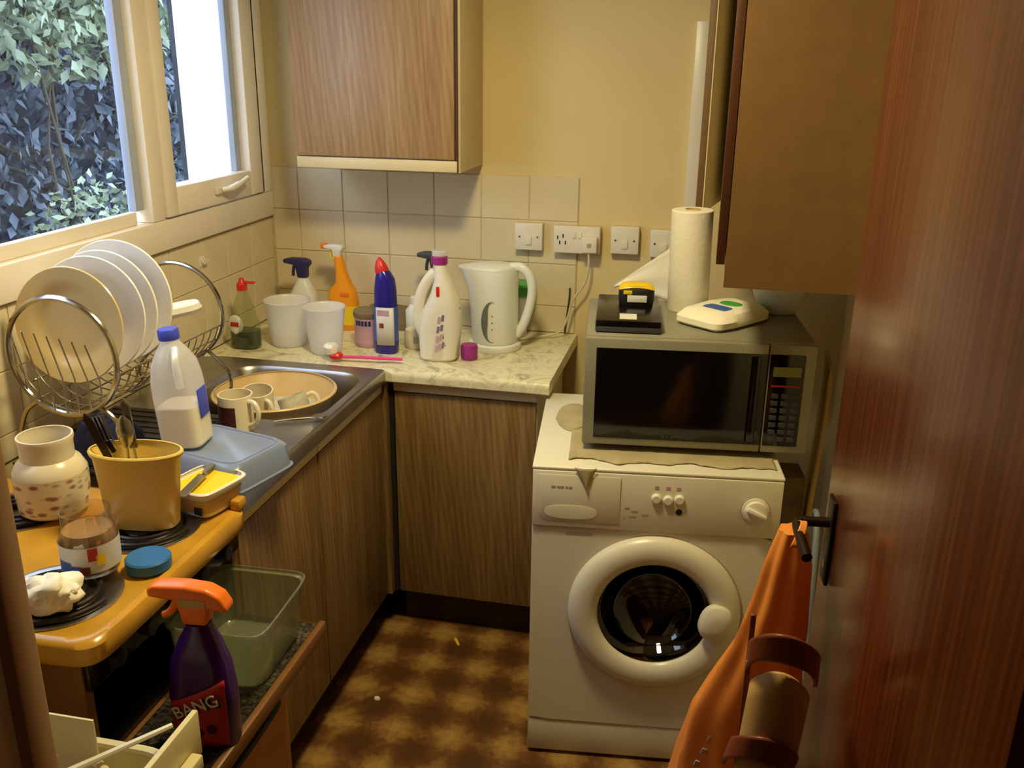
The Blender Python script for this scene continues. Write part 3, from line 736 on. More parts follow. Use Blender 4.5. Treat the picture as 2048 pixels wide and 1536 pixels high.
# tan holder with two curved brown bands on the door
t = thing('banded_holder', 'tan rounded holder with two curved brown bands hanging on the door', 'holder', (.150, 1.26, .545), rot=(math.radians(0), 0, math.radians(-8)))
def halfpipe(bm, z0, z1, rx, ry, a0, a1, dx=0, n=18, m=8, bow=0):
    return grid(bm, n, m, lambda u, v: (dx * (1 - v) + rx * math.cos(a0 + (a1 - a0) * u), -ry * math.sin(a0 + (a1 - a0) * u), lerp(z0, z1, v) + bow * math.sin(PI * u)))
bm = halfpipe(NB(), .0, .325, .042, .05, 0, PI, -.022, bow=.07); o = obj('tan_shell', bm, 'tan_panel', t); thicken(o, .006)
bm = halfpipe(NB(), .345, .390, .050, .060, -.10, PI + .1, 0, bow=.075); o = obj('curved_band', bm, 'leather', t); thicken(o, .006)
bm = halfpipe(NB(), .165, .210, .050, .060, -.10, PI + .1, -.010, bow=.075); o = obj('curved_band', bm, 'leather', t); thicken(o, .006); o.location.x = -.012
obj('back_strip', B(-.054, -.046, .000, .010, .0, .45, .002), 'leather', t)

# ================================================================== COOKER
ck = thing('cooker', 'mustard-topped electric cooker with its grill door open', 'cooker', (-1.20, 1.34, 0))
x0, x1, y0, y1 = -.30, .27, -.25, .25
bm = NB(); box(bm, x0, x1, y0, y1, .03, .64); box(bm, x0, x1, y0, y0 + .02, .64, .858); box(bm, x0, x1, y1 - .02, y1, .64, .858); box(bm, x0, x0 + .02, y0, y1, .64, .858)
obj('body', bm, 'cooker_brown', ck)
obj('grill_lining', B(x0 + .021, x1 - .01, y0 + .021, y1 - .021, .641, .66), 'oven_black', ck)
obj('grill_roof', B(x0 + .021, x1 - .004, y0 + .021, y1 - .021, .835, .858), 'oven_black', ck)
obj('fascia', B(x1 - .004, x1 + .010, y0 + .004, y1 - .004, .805, .856, .003), 'oven_black', ck)
obj('oven_door', B(x1, .365, y0 + .006, y1 - .006, .10, .600, .008), 'cooker_front', ck)
obj('oven_handle', tube(NB(), crom([(.360, y0 + .10, .500), (.390, y0 + .11, .502), (.390, y1 - .11, .502), (.360, y1 - .10, .500)]), .007, 8), 'rubber_black', ck)
obj('plinth', B(x0 + .03, x1 - .03, y0 + .01, y1 - .01, 0, .03), 'plinth_brown', ck)
gd = obj('grill_door', B(x1 + .004, .462, y0 + .004, y1 - .004, .626, .648, .004), 'cooker_brown', ck)
obj('grill_door_glass', B(x1 + .008, .448, y0 + .012, y1 - .012, .6485, .651), 'speckled_glass', gd)
obj('grill_door_trim', B(.449, .464, y0 + .002, y1 - .002, .622, .655, .004), 'cooker_brown', gd)
for k in range(5):
    o = obj('control_knob', rot_lathe_y(lathe(NB(), [(.016, 0), (.015, .014), (.011, .016)], 18)), 'rubber_black', ck); o.location = (x1 + .010, -.18 + k * .09, .830); o.rotation_euler = (0, 0, PI / 2)
bm = loft(NB(), [(0, 0, .858, .300, .258, 14), (0, 0, .866, .306, .262, 14), (0, 0, .893, .306, .262, 14), (0, 0, .901, .300, .256, 14), (0, 0, .9035, .288, .246, 14), (0, 0, .900, .282, .240, 14)], 72)
o = obj('hob_top', bm, 'hob_orange', ck); o.location = (.0, 0, 0)
obj('hob_end_lip', B(.278, .302, .222, .256, .899, .925, .008), 'hob_orange', ck)
def ring(x, y, r):
    o = obj('drip_bowl', lathe(NB(), [(r + .010, 0), (r + .011, .003), (r + .004, .0035), (r - .004, .001), (.02, .0005)], 44), 'steel', ck); o.location = (x, y, .8995)
    pts = []
    turns = 3; N = 44 * turns
    for i in range(N + 1): a = 2 * PI * i / 44; q = .018 + (r - .024) * i / N; pts.append((q * math.cos(a), q * math.sin(a), .0055))
    c = obj('coil', tube(NB(), pts, .0060, 8), 'coil_black', o)
for x, y, r in ((.150, -.138, .098), (.150, .122, .098), (-.13, -.138, .085), (-.13, .122, .085)): ring(x, y, r)
HZ = .9120     # top of the coils
# ---------------- things on the hob
t = thing('storage_jar', 'cream ceramic jar with brown lattice pattern and open neck', 'jar', (-1.255, 1.475, HZ))
obj('jar_body', shell(NB(), [(0, 0, 0, .060, .060), (0, 0, .006, .066, .066), (0, 0, .050, .069, .069), (0, 0, .086, .069, .069), (0, 0, .104, .060, .060), (0, 0, .112, .050, .050), (0, 0, .142, .050, .050), (0, 0, .152, .053, .053), (0, 0, .158, .052, .052)], .004, 40), 'cream_ceramic', t)
obj('pattern_band', lathe(NB(), [(.0665, .010), (.0702, .050), (.0702, .084)], 40, False, False), 'jar_trellis', t)
t = thing('utensil_holder', 'yellow oval plastic utensil pot holding cutlery on the hob', 'utensil pot', (-1.045, 1.458, HZ), .14)
obj('pot', shell(NB(), [(0, 0, 0, .066, .034, 2.6), (0, 0, .004, .069, .037, 2.6), (0, 0, .140, .084, .046, 2.1), (0, 0, .146, .090, .050, 2.0), (0, 0, .153, .092, .051, 2.0), (0, 0, .156, .090, .049, 2.0)], .0035, 44, .004), 'yellow_plastic', t)
def cutlery(name, label, loc, tilt, kind, mat='chrome', rz=0.0):
    t = thing(name, label, 'cutlery', loc, rot=(tilt[0], tilt[1], rz), group='cutlery in the yellow pot'); t.scale = (1.15, 1.15, 1.17)
    bm = NB(); tube(bm, [(0, 0, 0), (0, 0, .07), (0, 0, .12)], [.006, .0045, .0035], 8, flat=.45); obj('shank', bm, mat, t)
    if kind == 'spoon': obj('spoon_bowl', loft(NB(), [(0, 0, .118, .003, .002), (0, 0, .13, .013, .003), (0, .001, .148, .018, .004), (0, 0, .165, .013, .003), (0, 0, .174, .003, .001)], 16), mat, t)
    elif kind == 'fork':
        obj('fork_head', B(-.012, .012, -.0012, .0012, .118, .142, .001), mat, t)
        for k in range(4): obj('tine', B(-.012 + k * .0066, -.0085 + k * .0066, -.001, .001, .1425, .185), mat, t)
    else: obj('blade', prism(NB(), [(-.006, .118), (.008, .118), (.010, .19), (.002, .205), (-.006, .195)], -.001, .001), mat, t)
    return t
cutlery('fork', 'steel fork leaning left out of the yellow pot', (-1.060, 1.464, HZ + .008), (.0, -.26), 'fork', rz=.2)
cutlery('table_knife', 'brown-handled knife leaning furthest left in the yellow pot', (-1.035, 1.444, HZ + .008), (.02, -.42), 'knife', 'bronze')
cutlery('spoon', 'steel spoon standing near the middle of the yellow pot', (-1.065, 1.464, HZ + .008), (-.12, -.10), 'spoon')
cutlery('table_knife', 'steel knife standing upright in the yellow pot', (-1.045, 1.474, HZ + .008), (-.10, -.18), 'knife')
# peanut butter jar + lid
t = thing('peanut_butter_jar', 'open glass peanut butter jar on the front hob ring', 'jar', (-1.035, 1.283, HZ))
obj('glass', shell(NB(), [(0, 0, 0, .042, .042), (0, 0, .004, .047, .047), (0, 0, .068, .049, .049), (0, 0, .082, .045, .045), (0, 0, .090, .042, .042), (0, 0, .116, .042, .042)], .0025, 40), 'clear_jar', t)
obj('contents', lathe(NB(), [(.040, .005), (.0440, .008), (.0455, .066), (.0415, .080), (.030, .076)], 32), 'peanut', t)
obj('label_wrap', lathe(NB(), [(.0495, .014), (.0502, .040), (.0502, .064)], 40, False, False), 'label_white', t)
for k, (a, mt, z0, z1) in enumerate(((-2.1, 'label_blue', .016, .036), (-1.78, 'label_blue', .016, .036), (-1.45, 'label_blue', .016, .030), (-.85, 'label_red', .038, .062), (-.6, 'label_yellow', .028, .048), (-1.15, 'leather', .015, .028))):
    bm = NB(); grid(bm, 6, 1, lambda u, v: (.0508 * math.cos(a + .32 * (u - .5)), .0508 * math.sin(a + .32 * (u - .5)), lerp(z0, z1, v))); obj('label_patch', bm, mt, t)
bm = lathe(NB(), [(.038, 0), (.040, .002), (.040, .019), (.037, .022), (.030, .0215)], 40)
t2 = solo('jar_lid', bm, 'blue_lid', 'blue screw lid lying on the hob beside the peanut butter', 'lid', (-.950, 1.322, .904))
# tissue
bm = NB(); bmesh.ops.create_icosphere(bm, subdivisions=4, radius=1.0)
for v in bm.verts:
    k = .85 + .65 * abs(noise(v.co, 1.15, 3)) - .25 * abs(noise(v.co, 2.2, 8)); v.co = Vector((v.co.x * .066 * k, v.co.y * .046 * k, max(0, v.co.z * .034 * k + .020 + .010 * v.co.x)))
solo('tissue', bm, 'paper', 'crumpled white paper tissue on the front hob ring', 'tissue', (-1.030, 1.162, HZ), (0, 0, -.3), ang=50)
# butter tub and knife
t = thing('butter_tub', 'open white tub of yellow spread at the far hob corner', 'tub', (-.972, 1.568, .9045), math.radians(-14))
obj('tub', shell(NB(), [(0, 0, 0, .042, .048, 5), (0, 0, .004, .045, .051, 5), (0, 0, .050, .054, .061, 5), (0, 0, .052, .060, .067, 5), (0, 0, .058, .061, .068, 5), (0, 0, .060, .059, .066, 5)], .004, 44), 'white_plastic', t)
obj('spread', loft(NB(), [(0, 0, .030, .046, .053, 5), (0, 0, .053, .0495, .056, 5), (0, 0, .055, .044, .050, 4)], 40), 'butter', t)
obj('label_side', loft(NB(), [(0, 0, .010, .0472, .0532, 5), (0, 0, .040, .0530, .0596, 5)], 44, False, False), 'cardboard', t)
obj('label_patch', B(.020, .040, -.0575, -.0545, .010, .026, .001), 'navy_plastic', t)
t = thing('butter_knife', 'steel knife lying across the open butter tub', 'cutlery', (-.982, 1.562, .9665), rot=(0, 0, math.radians(6)))
obj('blade', B(-.010, .010, -.085, .02, 0, .0015), 'chrome', t); obj('handle', loft(NB(), [(0, .065, -.001, .007, .046, 3), (0, .065, .004, .006, .045, 3)], 20), 'chrome', t)
# ---------------- things on the grill door
GZ = .6515
t = thing('spray_bottle', 'purple cleaner spray bottle with orange trigger on the grill door', 'spray bottle', (-.792, 1.208, GZ), .10)
obj('bottle', loft(NB(), [(0, 0, 0, .052, .030, 3), (0, 0, .006, .056, .033, 3), (0, 0, .10, .057, .034, 3), (0, 0, .16, .051, .032, 2.6), (.002, 0, .20, .036, .027, 2.3), (.004, 0, .225, .024, .021), (.004, 0, .236, .020, .019)], 40), 'purple_plastic', t)
hd = obj('trigger_head', prism(NB(), [(-.018, .236), (.024, .236), (.028, .268), (.060, .262), (.062, .272), (.050, .292), (.028, .304), (-.010, .308), (-.062, .306), (-.074, .300), (-.074, .284), (-.030, .280), (-.022, .262)], -.017, .017, .006, 3), 'orange_plastic', t)
obj('trigger_lever', tube(NB(), crom([(-.030, 0, .284), (-.034, 0, .266), (-.044, 0, .250), (-.056, 0, .243)]), .0065, 8), 'orange_plastic', hd)
obj('head_sticker', B(-.020, .026, -.0185, -.0168, .272, .286), 'tan_panel', hd)
bm = NB(); grid(bm, 16, 10, lambda u, v: (lerp(-.048, .050, u), -.0345 * (1 - .28 * abs(2 * u - 1) ** 3.0) - .0012, lerp(.014, .092 + .050 * u, v)))
lb = obj('label', bm, 'label_red', t); thicken(lb, .0008)
me = text_mesh('BANG', .034, .001, .0); o = obj('label_lettering_shadow', me, 'rubber_black', lb); o.location = (.003, -.0372, .090); o.rotation_euler = (PI / 2, -.42, 0)
me = text_mesh('BANG', .032, .001, .0); o = obj('label_lettering', me, 'label_white', lb); o.location = (.001, -.0385, .092); o.rotation_euler = (PI / 2, -.42, 0)
for x, z, r in ((.000, .040, .010), (.024, .048, .009), (-.022, .046, .008)): o = obj('label_dot', rot_lathe_y(lathe(NB(), [(r, 0), (r, .001)], 16)), 'mug_maroon', lb); o.location = (x, -.0358, z)
bm = shell(NB(), [(0, 0, 0, .080, .098, 7), (0, 0, .006, .086, .104, 7), (0, 0, .118, .096, .114, 8), (0, 0, .120, .101, .119, 8), (0, 0, .126, .102, .120, 8)], .0028, 56)
solo('storage_container', bm, 'clear_plastic', 'clear plastic storage container standing empty on the grill door', 'container', (-.853, 1.446, GZ), (0, 0, .04))

# ================================================================== DRAINER SIDE
DZ = WT + .0115
bm = NB(); box(bm, -.16, .16, -.19, .19, 0, .006, .002)
for k in range(12): box(bm, -.15, .15, -.178 + k * .031, -.166 + k * .031, .006, .009)
solo('drainer_mat', bm, 'rubber_mat', 'dark ribbed rubber mat under the dish rack', 'mat', (-1.33, 1.83, DZ - .003))
# dish rack: two round hoops, wire cradle between, loop feet
RA, RB_ = Vector((-1.318, 1.635, 1.175)), Vector((-1.372, 2.165, 1.140))
t = thing('dish_rack', 'chrome wire dish rack with two round end hoops', 'dish rack', (-1.345, 1.90, DZ + .006))
O = Vector((-1.345, 1.90, DZ + .006))
bm = NB(); tube(bm, [Vector(p) - O for p in circ(RA, .128, 48)], .0062, 8, True); obj('end_hoop', bm, 'chrome', t)
bm = NB(); tube(bm, [Vector(p) - O for p in circ(RB_, .128, 48)], .0062, 8, True); obj('end_hoop', bm, 'chrome', t)
for c, sgn in ((RA, -1), (RB_, 1)):
    for sx in (-1, 1):
        b0 = c + Vector((sx * .075, 0, -.104)) - O
        zf = .005
        bm = NB(); tube(bm, crom([b0 + Vector((0, 0, .0)), b0 + Vector((sx * .035, 0, -.03)), (b0.x + sx * .060, b0.y, -O.z + O.z + zf + .05), (b0.x + sx * .055, b0.y, zf), (b0.x + sx * .055, b0.y - sgn * .06, zf)], 6), .005, 8); obj('foot_loop', bm, 'chrome', t)
for k in range(9):
    a = PI + .25 + (PI - .5) * k / 8
    p = RA + Vector((.126 * math.cos(a), 0, .126 * math.sin(a))) - O; q = RB_ + Vector((.126 * math.cos(a), 0, .126 * math.sin(a))) - O
    obj('long_wire', tube(NB(), [p, q], .0022, 6), 'chrome', t)
for k in range(13):
    f = (k + .5) / 13; c = RA.lerp(RB_, f) - O
    obj('cradle_wire', tube(NB(), [Vector(p) for p in circ(c, .126, 20, 'xz', PI + .25, 2 * PI - .25)], .0018, 6), 'chrome', t)
for k in range(7):
    xx = -.095 + k * .030; zt = -.03 - .012 * k
    h = math.sqrt(max(0, .126 ** 2 - xx ** 2))
    obj('end_wire', tube(NB(), [RA + Vector((xx, -.002, -h)) - O, RA + Vector((xx, -.002, -.045)) - O, RA + Vector((xx - .05, .03, .045 - .004 * k)) - O], .0018, 6), 'chrome', t)
# plates, each standing on edge in the rack
def plate(name, label, loc, r, mat, tilt, rz, grp='plates standing in the dish rack'):
    bm = lathe(NB(), [(r * .58, 0), (r * .63, .003), (r * .97, .020), (r, .023), (r * .985, .026), (r * .80, .020), (r * .70, .016), (r * .60, .006), (r * .5, .004)], 56)
    xf(bm, Matrix.Rotation(PI / 2, 4, 'X'))
    o = solo(name, bm, mat, label, 'plate', loc, (tilt, 0, rz), grp); return o
plate('dinner_plate', 'tan plate nearest the front hoop of the dish rack', (-1.352, 1.735, 1.219), .128, 'plate_tan', -.10, .06)
plate('dinner_plate', 'white plate just behind the tan plate in the rack', (-1.345, 1.800, 1.224), .133, 'plate_white', -.12, .06)
plate('dinner_plate', 'white plate third from the front of the rack', (-1.350, 1.852, 1.225), .135, 'plate_white', -.12, .06)
plate('dinner_plate', 'large white plate furthest back in the rack', (-1.352, 1.905, 1.232), .142, 'plate_white', -.12, .06)
bm = loft(NB(), [(0, 0, 0, .020, .050, 3), (0, 0, .012, .024, .056, 3), (0, 0, .024, .018, .050, 3)], 24)
solo('scrubbing_brush', bm, 'plate_white', 'white brush lying on the rack behind the plates', 'brush', (-1.285, 2.035, 1.170), (.1, .2, -.75))
# navy cloth and black tray under the rack
bm = loft(NB(), [(0, 0, 0, .075, .06, 4), (0, 0, .05, .07, .055, 4), (0, 0, .085, .05, .04, 3)], 28); jitter(bm, .012, 18, 6)
for v in bm.verts: v.co.z = max(v.co.z, 0)
solo('navy_cloth', bm, 'navy_cloth', 'crumpled navy cloth under the front of the dish rack', 'cloth', (-1.300, 1.715, DZ + .007))
# upturned cloudy blue box with the milk on it
bx_ = thing('plastic_box', 'upturned cloudy blue plastic box on the drainer under the milk', 'box', (-1.028, 1.728, WT + .012), math.radians(-14))
bm = NB(); oo = [(0, 0, 0, .133, .103, 8), (0, 0, .004, .133, .103, 8), (0, 0, .006, .129, .098, 8), (0, 0, .052, .124, .092, 8), (0, 0, .060, .117, .085, 7)]
loft(bm, oo, 56, False, True); o = obj('box_shell', bm, 'blue_frosted', bx_); thicken(o, .002, -1)
bm = NB(); tube(bm, [(p[0] * .108, p[1] * .076, .0605) for p in [sup(math.cos(2 * PI * i / 40), math.sin(2 * PI * i / 40), 7) for i in range(40)]], .0025, 6, True); obj('base_ridge', bm, 'blue_frosted', bx_)
mk = thing('milk_bottle', 'half-full plastic milk bottle with blue cap on the blue box', 'bottle', (-1.092, 1.712, WT + .0745), rot=(0, math.radians(-4.5), math.radians(8)))
obj('bottle', loft(NB(), [(0, 0, 0, .040, .040, 5), (0, 0, .005, .046, .046, 5), (0, 0, .115, .047, .047, 5), (0, 0, .150, .047, .047, 4), (0, 0, .185, .044, .044, 3), (0, 0, .215, .030, .030, 2.3), (0, 0, .230, .020, .020), (0, 0, .248, .019, .019)], 40, True, False), 'milk_plastic', mk)
obj('milk', loft(NB(), [(0, 0, .002, .038, .038, 5), (0, 0, .007, .0435, .0435, 5), (0, 0, .092, .0445, .0445, 5)], 40), 'milk', mk)
obj('cap', lathe(NB(), [(.0212, .236), (.022, .238), (.022, .256), (.020, .259)], 30), 'milk_cap', mk)
obj('moulded_handle', tube(NB(), crom([(.020, -.026, .222), (.026, -.046, .198), (.027, -.050, .170), (.026, -.047, .142)]), .008, 8), 'milk_plastic', mk)
obj('label', B(.0465, .0485, -.020, .026, .062, .125, .0008), 'milk_cap', mk)
# mugs
def mug(name, label, loc, rz, body_mat, rot=None):
    t = thing(name, label, 'mug', loc, rz, rot=rot)
    obj('mug_body', shell(NB(), [(0, 0, 0, .036, .036), (0, 0, .003, .040, .040), (0, 0, .088, .042, .042), (0, 0, .092, .0415, .0415)], .0035, 36), 'cream_ceramic', t)
    if body_mat:
        bm = NB(); grid(bm, 20, 1, lambda u, v: (.0428 * math.cos(2.0 + 3.4 * u), .0428 * math.sin(2.0 + 3.4 * u), lerp(.006, .070, v))); obj('printed_band', bm, body_mat, t)
    obj('handle', tube(NB(), crom([(.038, 0, .078), (.058, 0, .078), (.070, 0, .058), (.064, 0, .032), (.040, 0, .018)]), .0062, 8), 'cream_ceramic', t)
    return t
mug('mug', 'cream mug with maroon print standing by the sink edge', (-1.106, 1.950, WT + .012), -.25, 'mug_maroon')
BZ = WT - .145
bowl = thing('washing_up_bowl', 'round tan washing-up bowl sitting in the sink', 'bowl', (-1.160, 2.262, BZ))
obj('bowl', shell(NB(), [(0, 0, 0, .118, .112), (0, 0, .006, .126, .120), (0, 0, .130, .158, .160), (0, 0, .140, .168, .170), (0, 0, .146, .170, .172), (0, 0, .149, .167, .169)], .0045, 56), 'tan_bowl', bowl)
bm = loft(NB(), [(0, 0, .060, .135, .132), (0, 0, .082, .139, .137)], 40); obj('dish_water', bm, 'foam', bowl)
mug('mug', 'cream mug with red print tilted inside the washing-up bowl', (-1.160, 2.165, BZ + .095), -.5, 'label_red', rot=(.10, .14, -.55))
t = thing('grey_mug', 'patterned grey mug half sunk in the washing-up bowl', 'mug', (-1.075, 2.238, BZ + .065), rot=(-.25, -.3, .4))
obj('mug_body', shell(NB(), [(0, 0, 0, .036, .036), (0, 0, .003, .039, .039), (0, 0, .082, .041, .041)], .0035, 32), 'foam', t)
obj('handle', tube(NB(), crom([(.037, 0, .07), (.058, 0, .070), (.066, 0, .05), (.058, 0, .026), (.038, 0, .016)]), .006, 8), 'cream_ceramic', t)
cutl = thing('table_spoon', 'dull steel spoon lying in front of the bowl rim', 'cutlery', (-1.005, 2.050, WT + .008), rot=(0, 0, .5))
obj('shank', tube(NB(), [(-.05, 0, .004), (.0, 0, .006), (.05, 0, .005)], .003, 6), 'chrome', cutl); obj('spoon_bowl', loft(NB(), [(.066, 0, .001, .016, .010), (.066, 0, .007, .021, .014)], 18), 'chrome', cutl)

# ================================================================== THINGS ON THE BACK WORKTOP
K = WT + .0005
# washing-up liquid
t = thing('washing_up_liquid', 'nearly empty green washing-up liquid bottle with red cap', 'bottle', (-1.432, 2.625, K))
obj('bottle', loft(NB(), [(0, 0, 0, .042, .030, 3), (0, 0, .005, .047, .034, 3), (0, 0, .075, .047, .034, 2.6), (0, 0, .130, .034, .027, 2.2), (0, 0, .175, .017, .016), (0, 0, .188, .013, .013)], 36), 'soap_clear', t)
obj('liquid', loft(NB(), [(0, 0, .003, .0405, .0285, 3), (0, 0, .007, .0450, .032, 3), (0, 0, .058, .0450, .032, 2.8)], 32), 'green_liquid', t)
cp = obj('cap', lathe(NB(), [(.016, .186), (.0165, .205), (.010, .212), (.006, .224)], 24), 'red_plastic', t)
obj('cap_flap', B(.004, .044, -.007, .007, .208, .215, .002), 'red_plastic', cp)
bm = NB(); grid(bm, 12, 8, lambda u, v: (-.016 + .052 * (u - .5) * math.sqrt(max(.02, 1 - (2 * v - 1) ** 2)), -.0352 + .006 * (2 * u - 1) ** 2, .050 + .062 * v)); lb = obj('label', bm, 'label_white', t); thicken(lb, .0006)
obj('label_mark', B(-.030, -.002, -.0372, -.0362, .076, .090, .0004), 'label_red', lb)
# two cloudy jugs
for x, y, r, lab in ((-1.315, 2.690, .072, 'cloudy white plastic beaker beside the washing-up liquid'), (-1.168, 2.640, .064, 'cloudy white plastic beaker in front of the orange spray')):
    bm = shell(NB(), [(0, 0, 0, r * .66, r * .66), (0, 0, .006, r * .74, r * .74), (0, 0, .06, r * .86, r * .86), (0, 0, .142, r * .99, r * .99), (0, 0, .146, r * 1.03, r * 1.03), (0, 0, .149, r * 1.02, r * 1.02)], .0025, 44)
    solo('plastic_beaker', bm, 'frosted', lab, 'beaker', (x, y, K), group='cloudy beakers')
# spray bottles
def trigger(parent, x, z, s, mat, lev, flip=1):
    hd = obj('trigger_head', prism(NB(), [(x + flip * p[0] * s, z + p[1] * s) for p in [(-.016, 0), (.016, 0), (.018, .034), (.030, .046), (.028, .060), (.010, .066), (-.040, .066), (-.066, .060), (-.064, .048), (-.024, .042)]], -.014, .014, .004, 2), mat, parent)
    obj('trigger_lever', tube(NB(), crom([(x - flip * .028 * s, 0, z + .046 * s), (x - flip * .034 * s, 0, z + .026 * s), (x - flip * .036 * s, 0, z + .004 * s)], 5), .0055, 8), lev, hd)
t = thing('spray_bottle', 'white spray bottle with navy trigger behind the beakers', 'spray bottle', (-1.352, 2.900, K))
obj('bottle', loft(NB(), [(0, 0, 0, .040, .028, 3), (0, 0, .005, .044, .032, 3), (0, 0, .12, .044, .032, 3), (0, 0, .155, .026, .024), (0, 0, .163, .022, .020), (0, 0, .172, .020, .018)], 36), 'kettle_white', t)
trigger(t, 0, .172, 1.0, 'navy_plastic', 'navy_plastic')
t = thing('spray_bottle', 'tall orange spray bottle with white trigger by the tiled wall', 'spray bottle', (-1.215, 2.915, K))
obj('bottle', loft(NB(), [(0, 0, 0, .046, .028, 3), (0, 0, .006, .050, .032, 3), (0, 0, .09, .050, .032, 3), (-.002, 0, .135, .046, .030, 2.6), (.002, 0, .160, .026, .024, 2.2), (-.006, 0, .20, .019, .019), (-.014, 0, .250, .016, .016)], 36), 'orange_yellow', t)
trigger(t, -.014, .240, .72, 'kettle_white', 'label_yellow')
obj('nozzle', B(-.072, -.052, -.010, .010, .272, .290, .003), 'orange_plastic', t)
obj('label', loft(NB(), [(0, 0, .020, .0512, .0332, 3), (0, 0, .085, .0512, .0332, 3)], 36, False, False), 'label_yellow', t)
obj('label_flash', B(.000, .030, -.0325, -.030, .118, .132, .002), 'orange_plastic', t)
t = thing('spray_bottle', 'clear spray bottle with grey trigger hidden behind the detergent', 'spray bottle', (-.885, 2.915, K))
obj('bottle', loft(NB(), [(0, 0, 0, .036, .026, 3), (0, 0, .005, .040, .030, 3), (0, 0, .15, .040, .030, 3), (0, 0, .19, .022, .020), (0, 0, .215, .018, .018)], 32), 'soap_clear', t)
trigger(t, 0, .215, 1.0, 'grey_dark', 'grey_dark')
# pink tub
t = thing('powder_tub', 'pink plastic tub with purple lettering beside the blue bottle', 'tub', (-1.066, 2.755, K))
obj('tub', loft(NB(), [(0, 0, 0, .044, .044), (0, 0, .004, .047, .047), (0, 0, .095, .047, .047)], 36), 'pinkish', t)
obj('lid', lathe(NB(), [(.049, .0955), (.050, .098), (.050, .112), (.046, .116)], 36), 'brown_cloth', t)
for k in range(5):
    a = -2.15 + k * .24; o = obj('letter_block', B(-.004, .004, -.001, .001, -.008, .008), 'navy_plastic', t); o.location = (.0474 * math.cos(a), .0474 * math.sin(a), .080); o.rotation_euler = (0, 0, a + PI / 2)
obj('print_panel', loft(NB(), [(0, 0, .012, .0474, .0474), (0, 0, .060, .0474, .0474)], 36, False, False), 'pinkish', t)
# blue toilet cleaner with angled neck and red cap
t = thing('cleaner_bottle', 'dark blue cleaner bottle with red pointed cap', 'bottle', (-.984, 2.690, K))
obj('bottle', loft(NB(), [(0, 0, 0, .033, .026, 3), (0, 0, .005, .036, .029, 3), (0, 0, .10, .036, .029, 3), (0, 0, .20, .034, .028, 2.6), (0, 0, .235, .030, .026, 2.2), (-.004, 0, .256, .022, .021), (-.008, 0, .264, .017, .017)], 36), 'blue_bottle', t)
obj('cap', loft(NB(), [(-.008, 0, .252, .0215, .020), (-.010, 0, .268, .021, .0195), (-.013, 0, .284, .015, .014), (-.016, 0, .297, .006, .006), (-.017, 0, .300, .003, .003)], 24), 'red_plastic', t)
bm = NB(); grid(bm, 10, 2, lambda u, v: (lerp(-.022, .034, u), -.0295 * (1 - .25 * abs(lerp(-.6, .95, u)) ** 3) - .001, lerp(.030, .150, v))); lb = obj('label', bm, 'label_white', t); thicken(lb, .0006)
obj('label_mark', B(-.012, .002, -.0318, -.0308, .085, .100), 'leather', lb); obj('label_stripe', B(-.018, .020, -.0318, -.0308, .125, .142), 'pinkish', lb)
obj('blue_flash', loft(NB(), [(0, 0, .040, .0364, .0294, 3), (0, 0, .150, .0360, .0292, 3)], 36, False, False), 'label_blue', t)
# washing-up brush
t = thing('dish_brush', 'pink-handled dish brush with white bristles on the sink corner', 'brush', (-1.055, 2.560, WT + .012), .10)
obj('handle', tube(NB(), crom([(-.03, 0, .004), (.03, 0, .005), (.10, .002, .004), (.16, .004, .004)]), .006, 8, flat=.8), 'pink_plastic', t)
obj('head', loft(NB(), [(-.045, 0, 0, .020, .016), (-.045, 0, .010, .022, .018), (-.045, 0, .016, .018, .014)], 20), 'red_plastic', t)
obj('bristles', jitter(loft(NB(), [(-.060, .004, .012, .018, .016), (-.062, .006, .034, .024, .022), (-.062, .006, .042, .018, .016)], 24), .004, 90), 'plate_white', t)
# fabric detergent with through handle
t = thing('detergent_bottle', 'large white detergent bottle with purple neck ring', 'bottle', (-.805, 2.665, K), .10)
bm = NB(); body = [(0, 0, 0, .050, .036, 3), (0, 0, .008, .058, .043, 3), (.004, 0, .10, .066, .045, 2.8), (.010, 0, .150, .060, .044, 2.5), (.018, 0, .205, .042, .040, 2.2), (.014, 0, .250, .026, .030, 2.1), (.006, 0, .285, .021, .024), (.004, 0, .300, .021, .021)]
loft(bm, body, 40); obj('bottle', bm, 'white_plastic', t)
obj('handle', tube(NB(), crom([(-.008, 0, .272), (-.030, 0, .248), (-.050, 0, .212), (-.062, 0, .165), (-.062, 0, .115), (-.050, 0, .08)]), [.013] * 31, 10, flat=1.3), 'white_plastic', t)
obj('neck_ring', lathe(NB(), [(.0225, .296), (.025, .298), (.025, .318), (.023, .320)], 30), 'magenta_plastic', t).location = (.004, 0, 0)
obj('pour_cup', lathe(NB(), [(.020, .3205), (.0225, .322), (.0235, .336), (.022, .338)], 30), 'frosted', t).location = (.004, 0, 0)
RR = random.Random(4)
for k in range(4):
    x = -.006 + .003 * k
    for j in range(5):
        w = RR.uniform(.006, .012); z = .034 + .030 * k + .006 * j
        def pr(u, v, x=x, w=w, z=z):
            X = x + w * u + .003 * v; return (X, -math.sqrt(max(.05, 1 - ((X - .003) / .064) ** 2)) * .0452 - .0010, z + .020 * v)
        bm = NB(); grid(bm, 2, 2, pr); o = obj('label_print', bm, 'pinkish' if RR.random() < .35 else 'print_violet', t); x += w + .0025
obj('red_flash', B(.000, .010, -.0415, -.039, .205, .235, .002), 'red_plastic', t)
# purple measuring cap
bm = lathe(NB(), [(.024, 0), (.0255, .002), (.0265, .040), (.024, .046), (.012, .047)], 28)
solo('bottle_cap', bm, 'magenta_plastic', 'purple measuring cap standing in front of the kettle', 'cap', (-.715, 2.685, K))
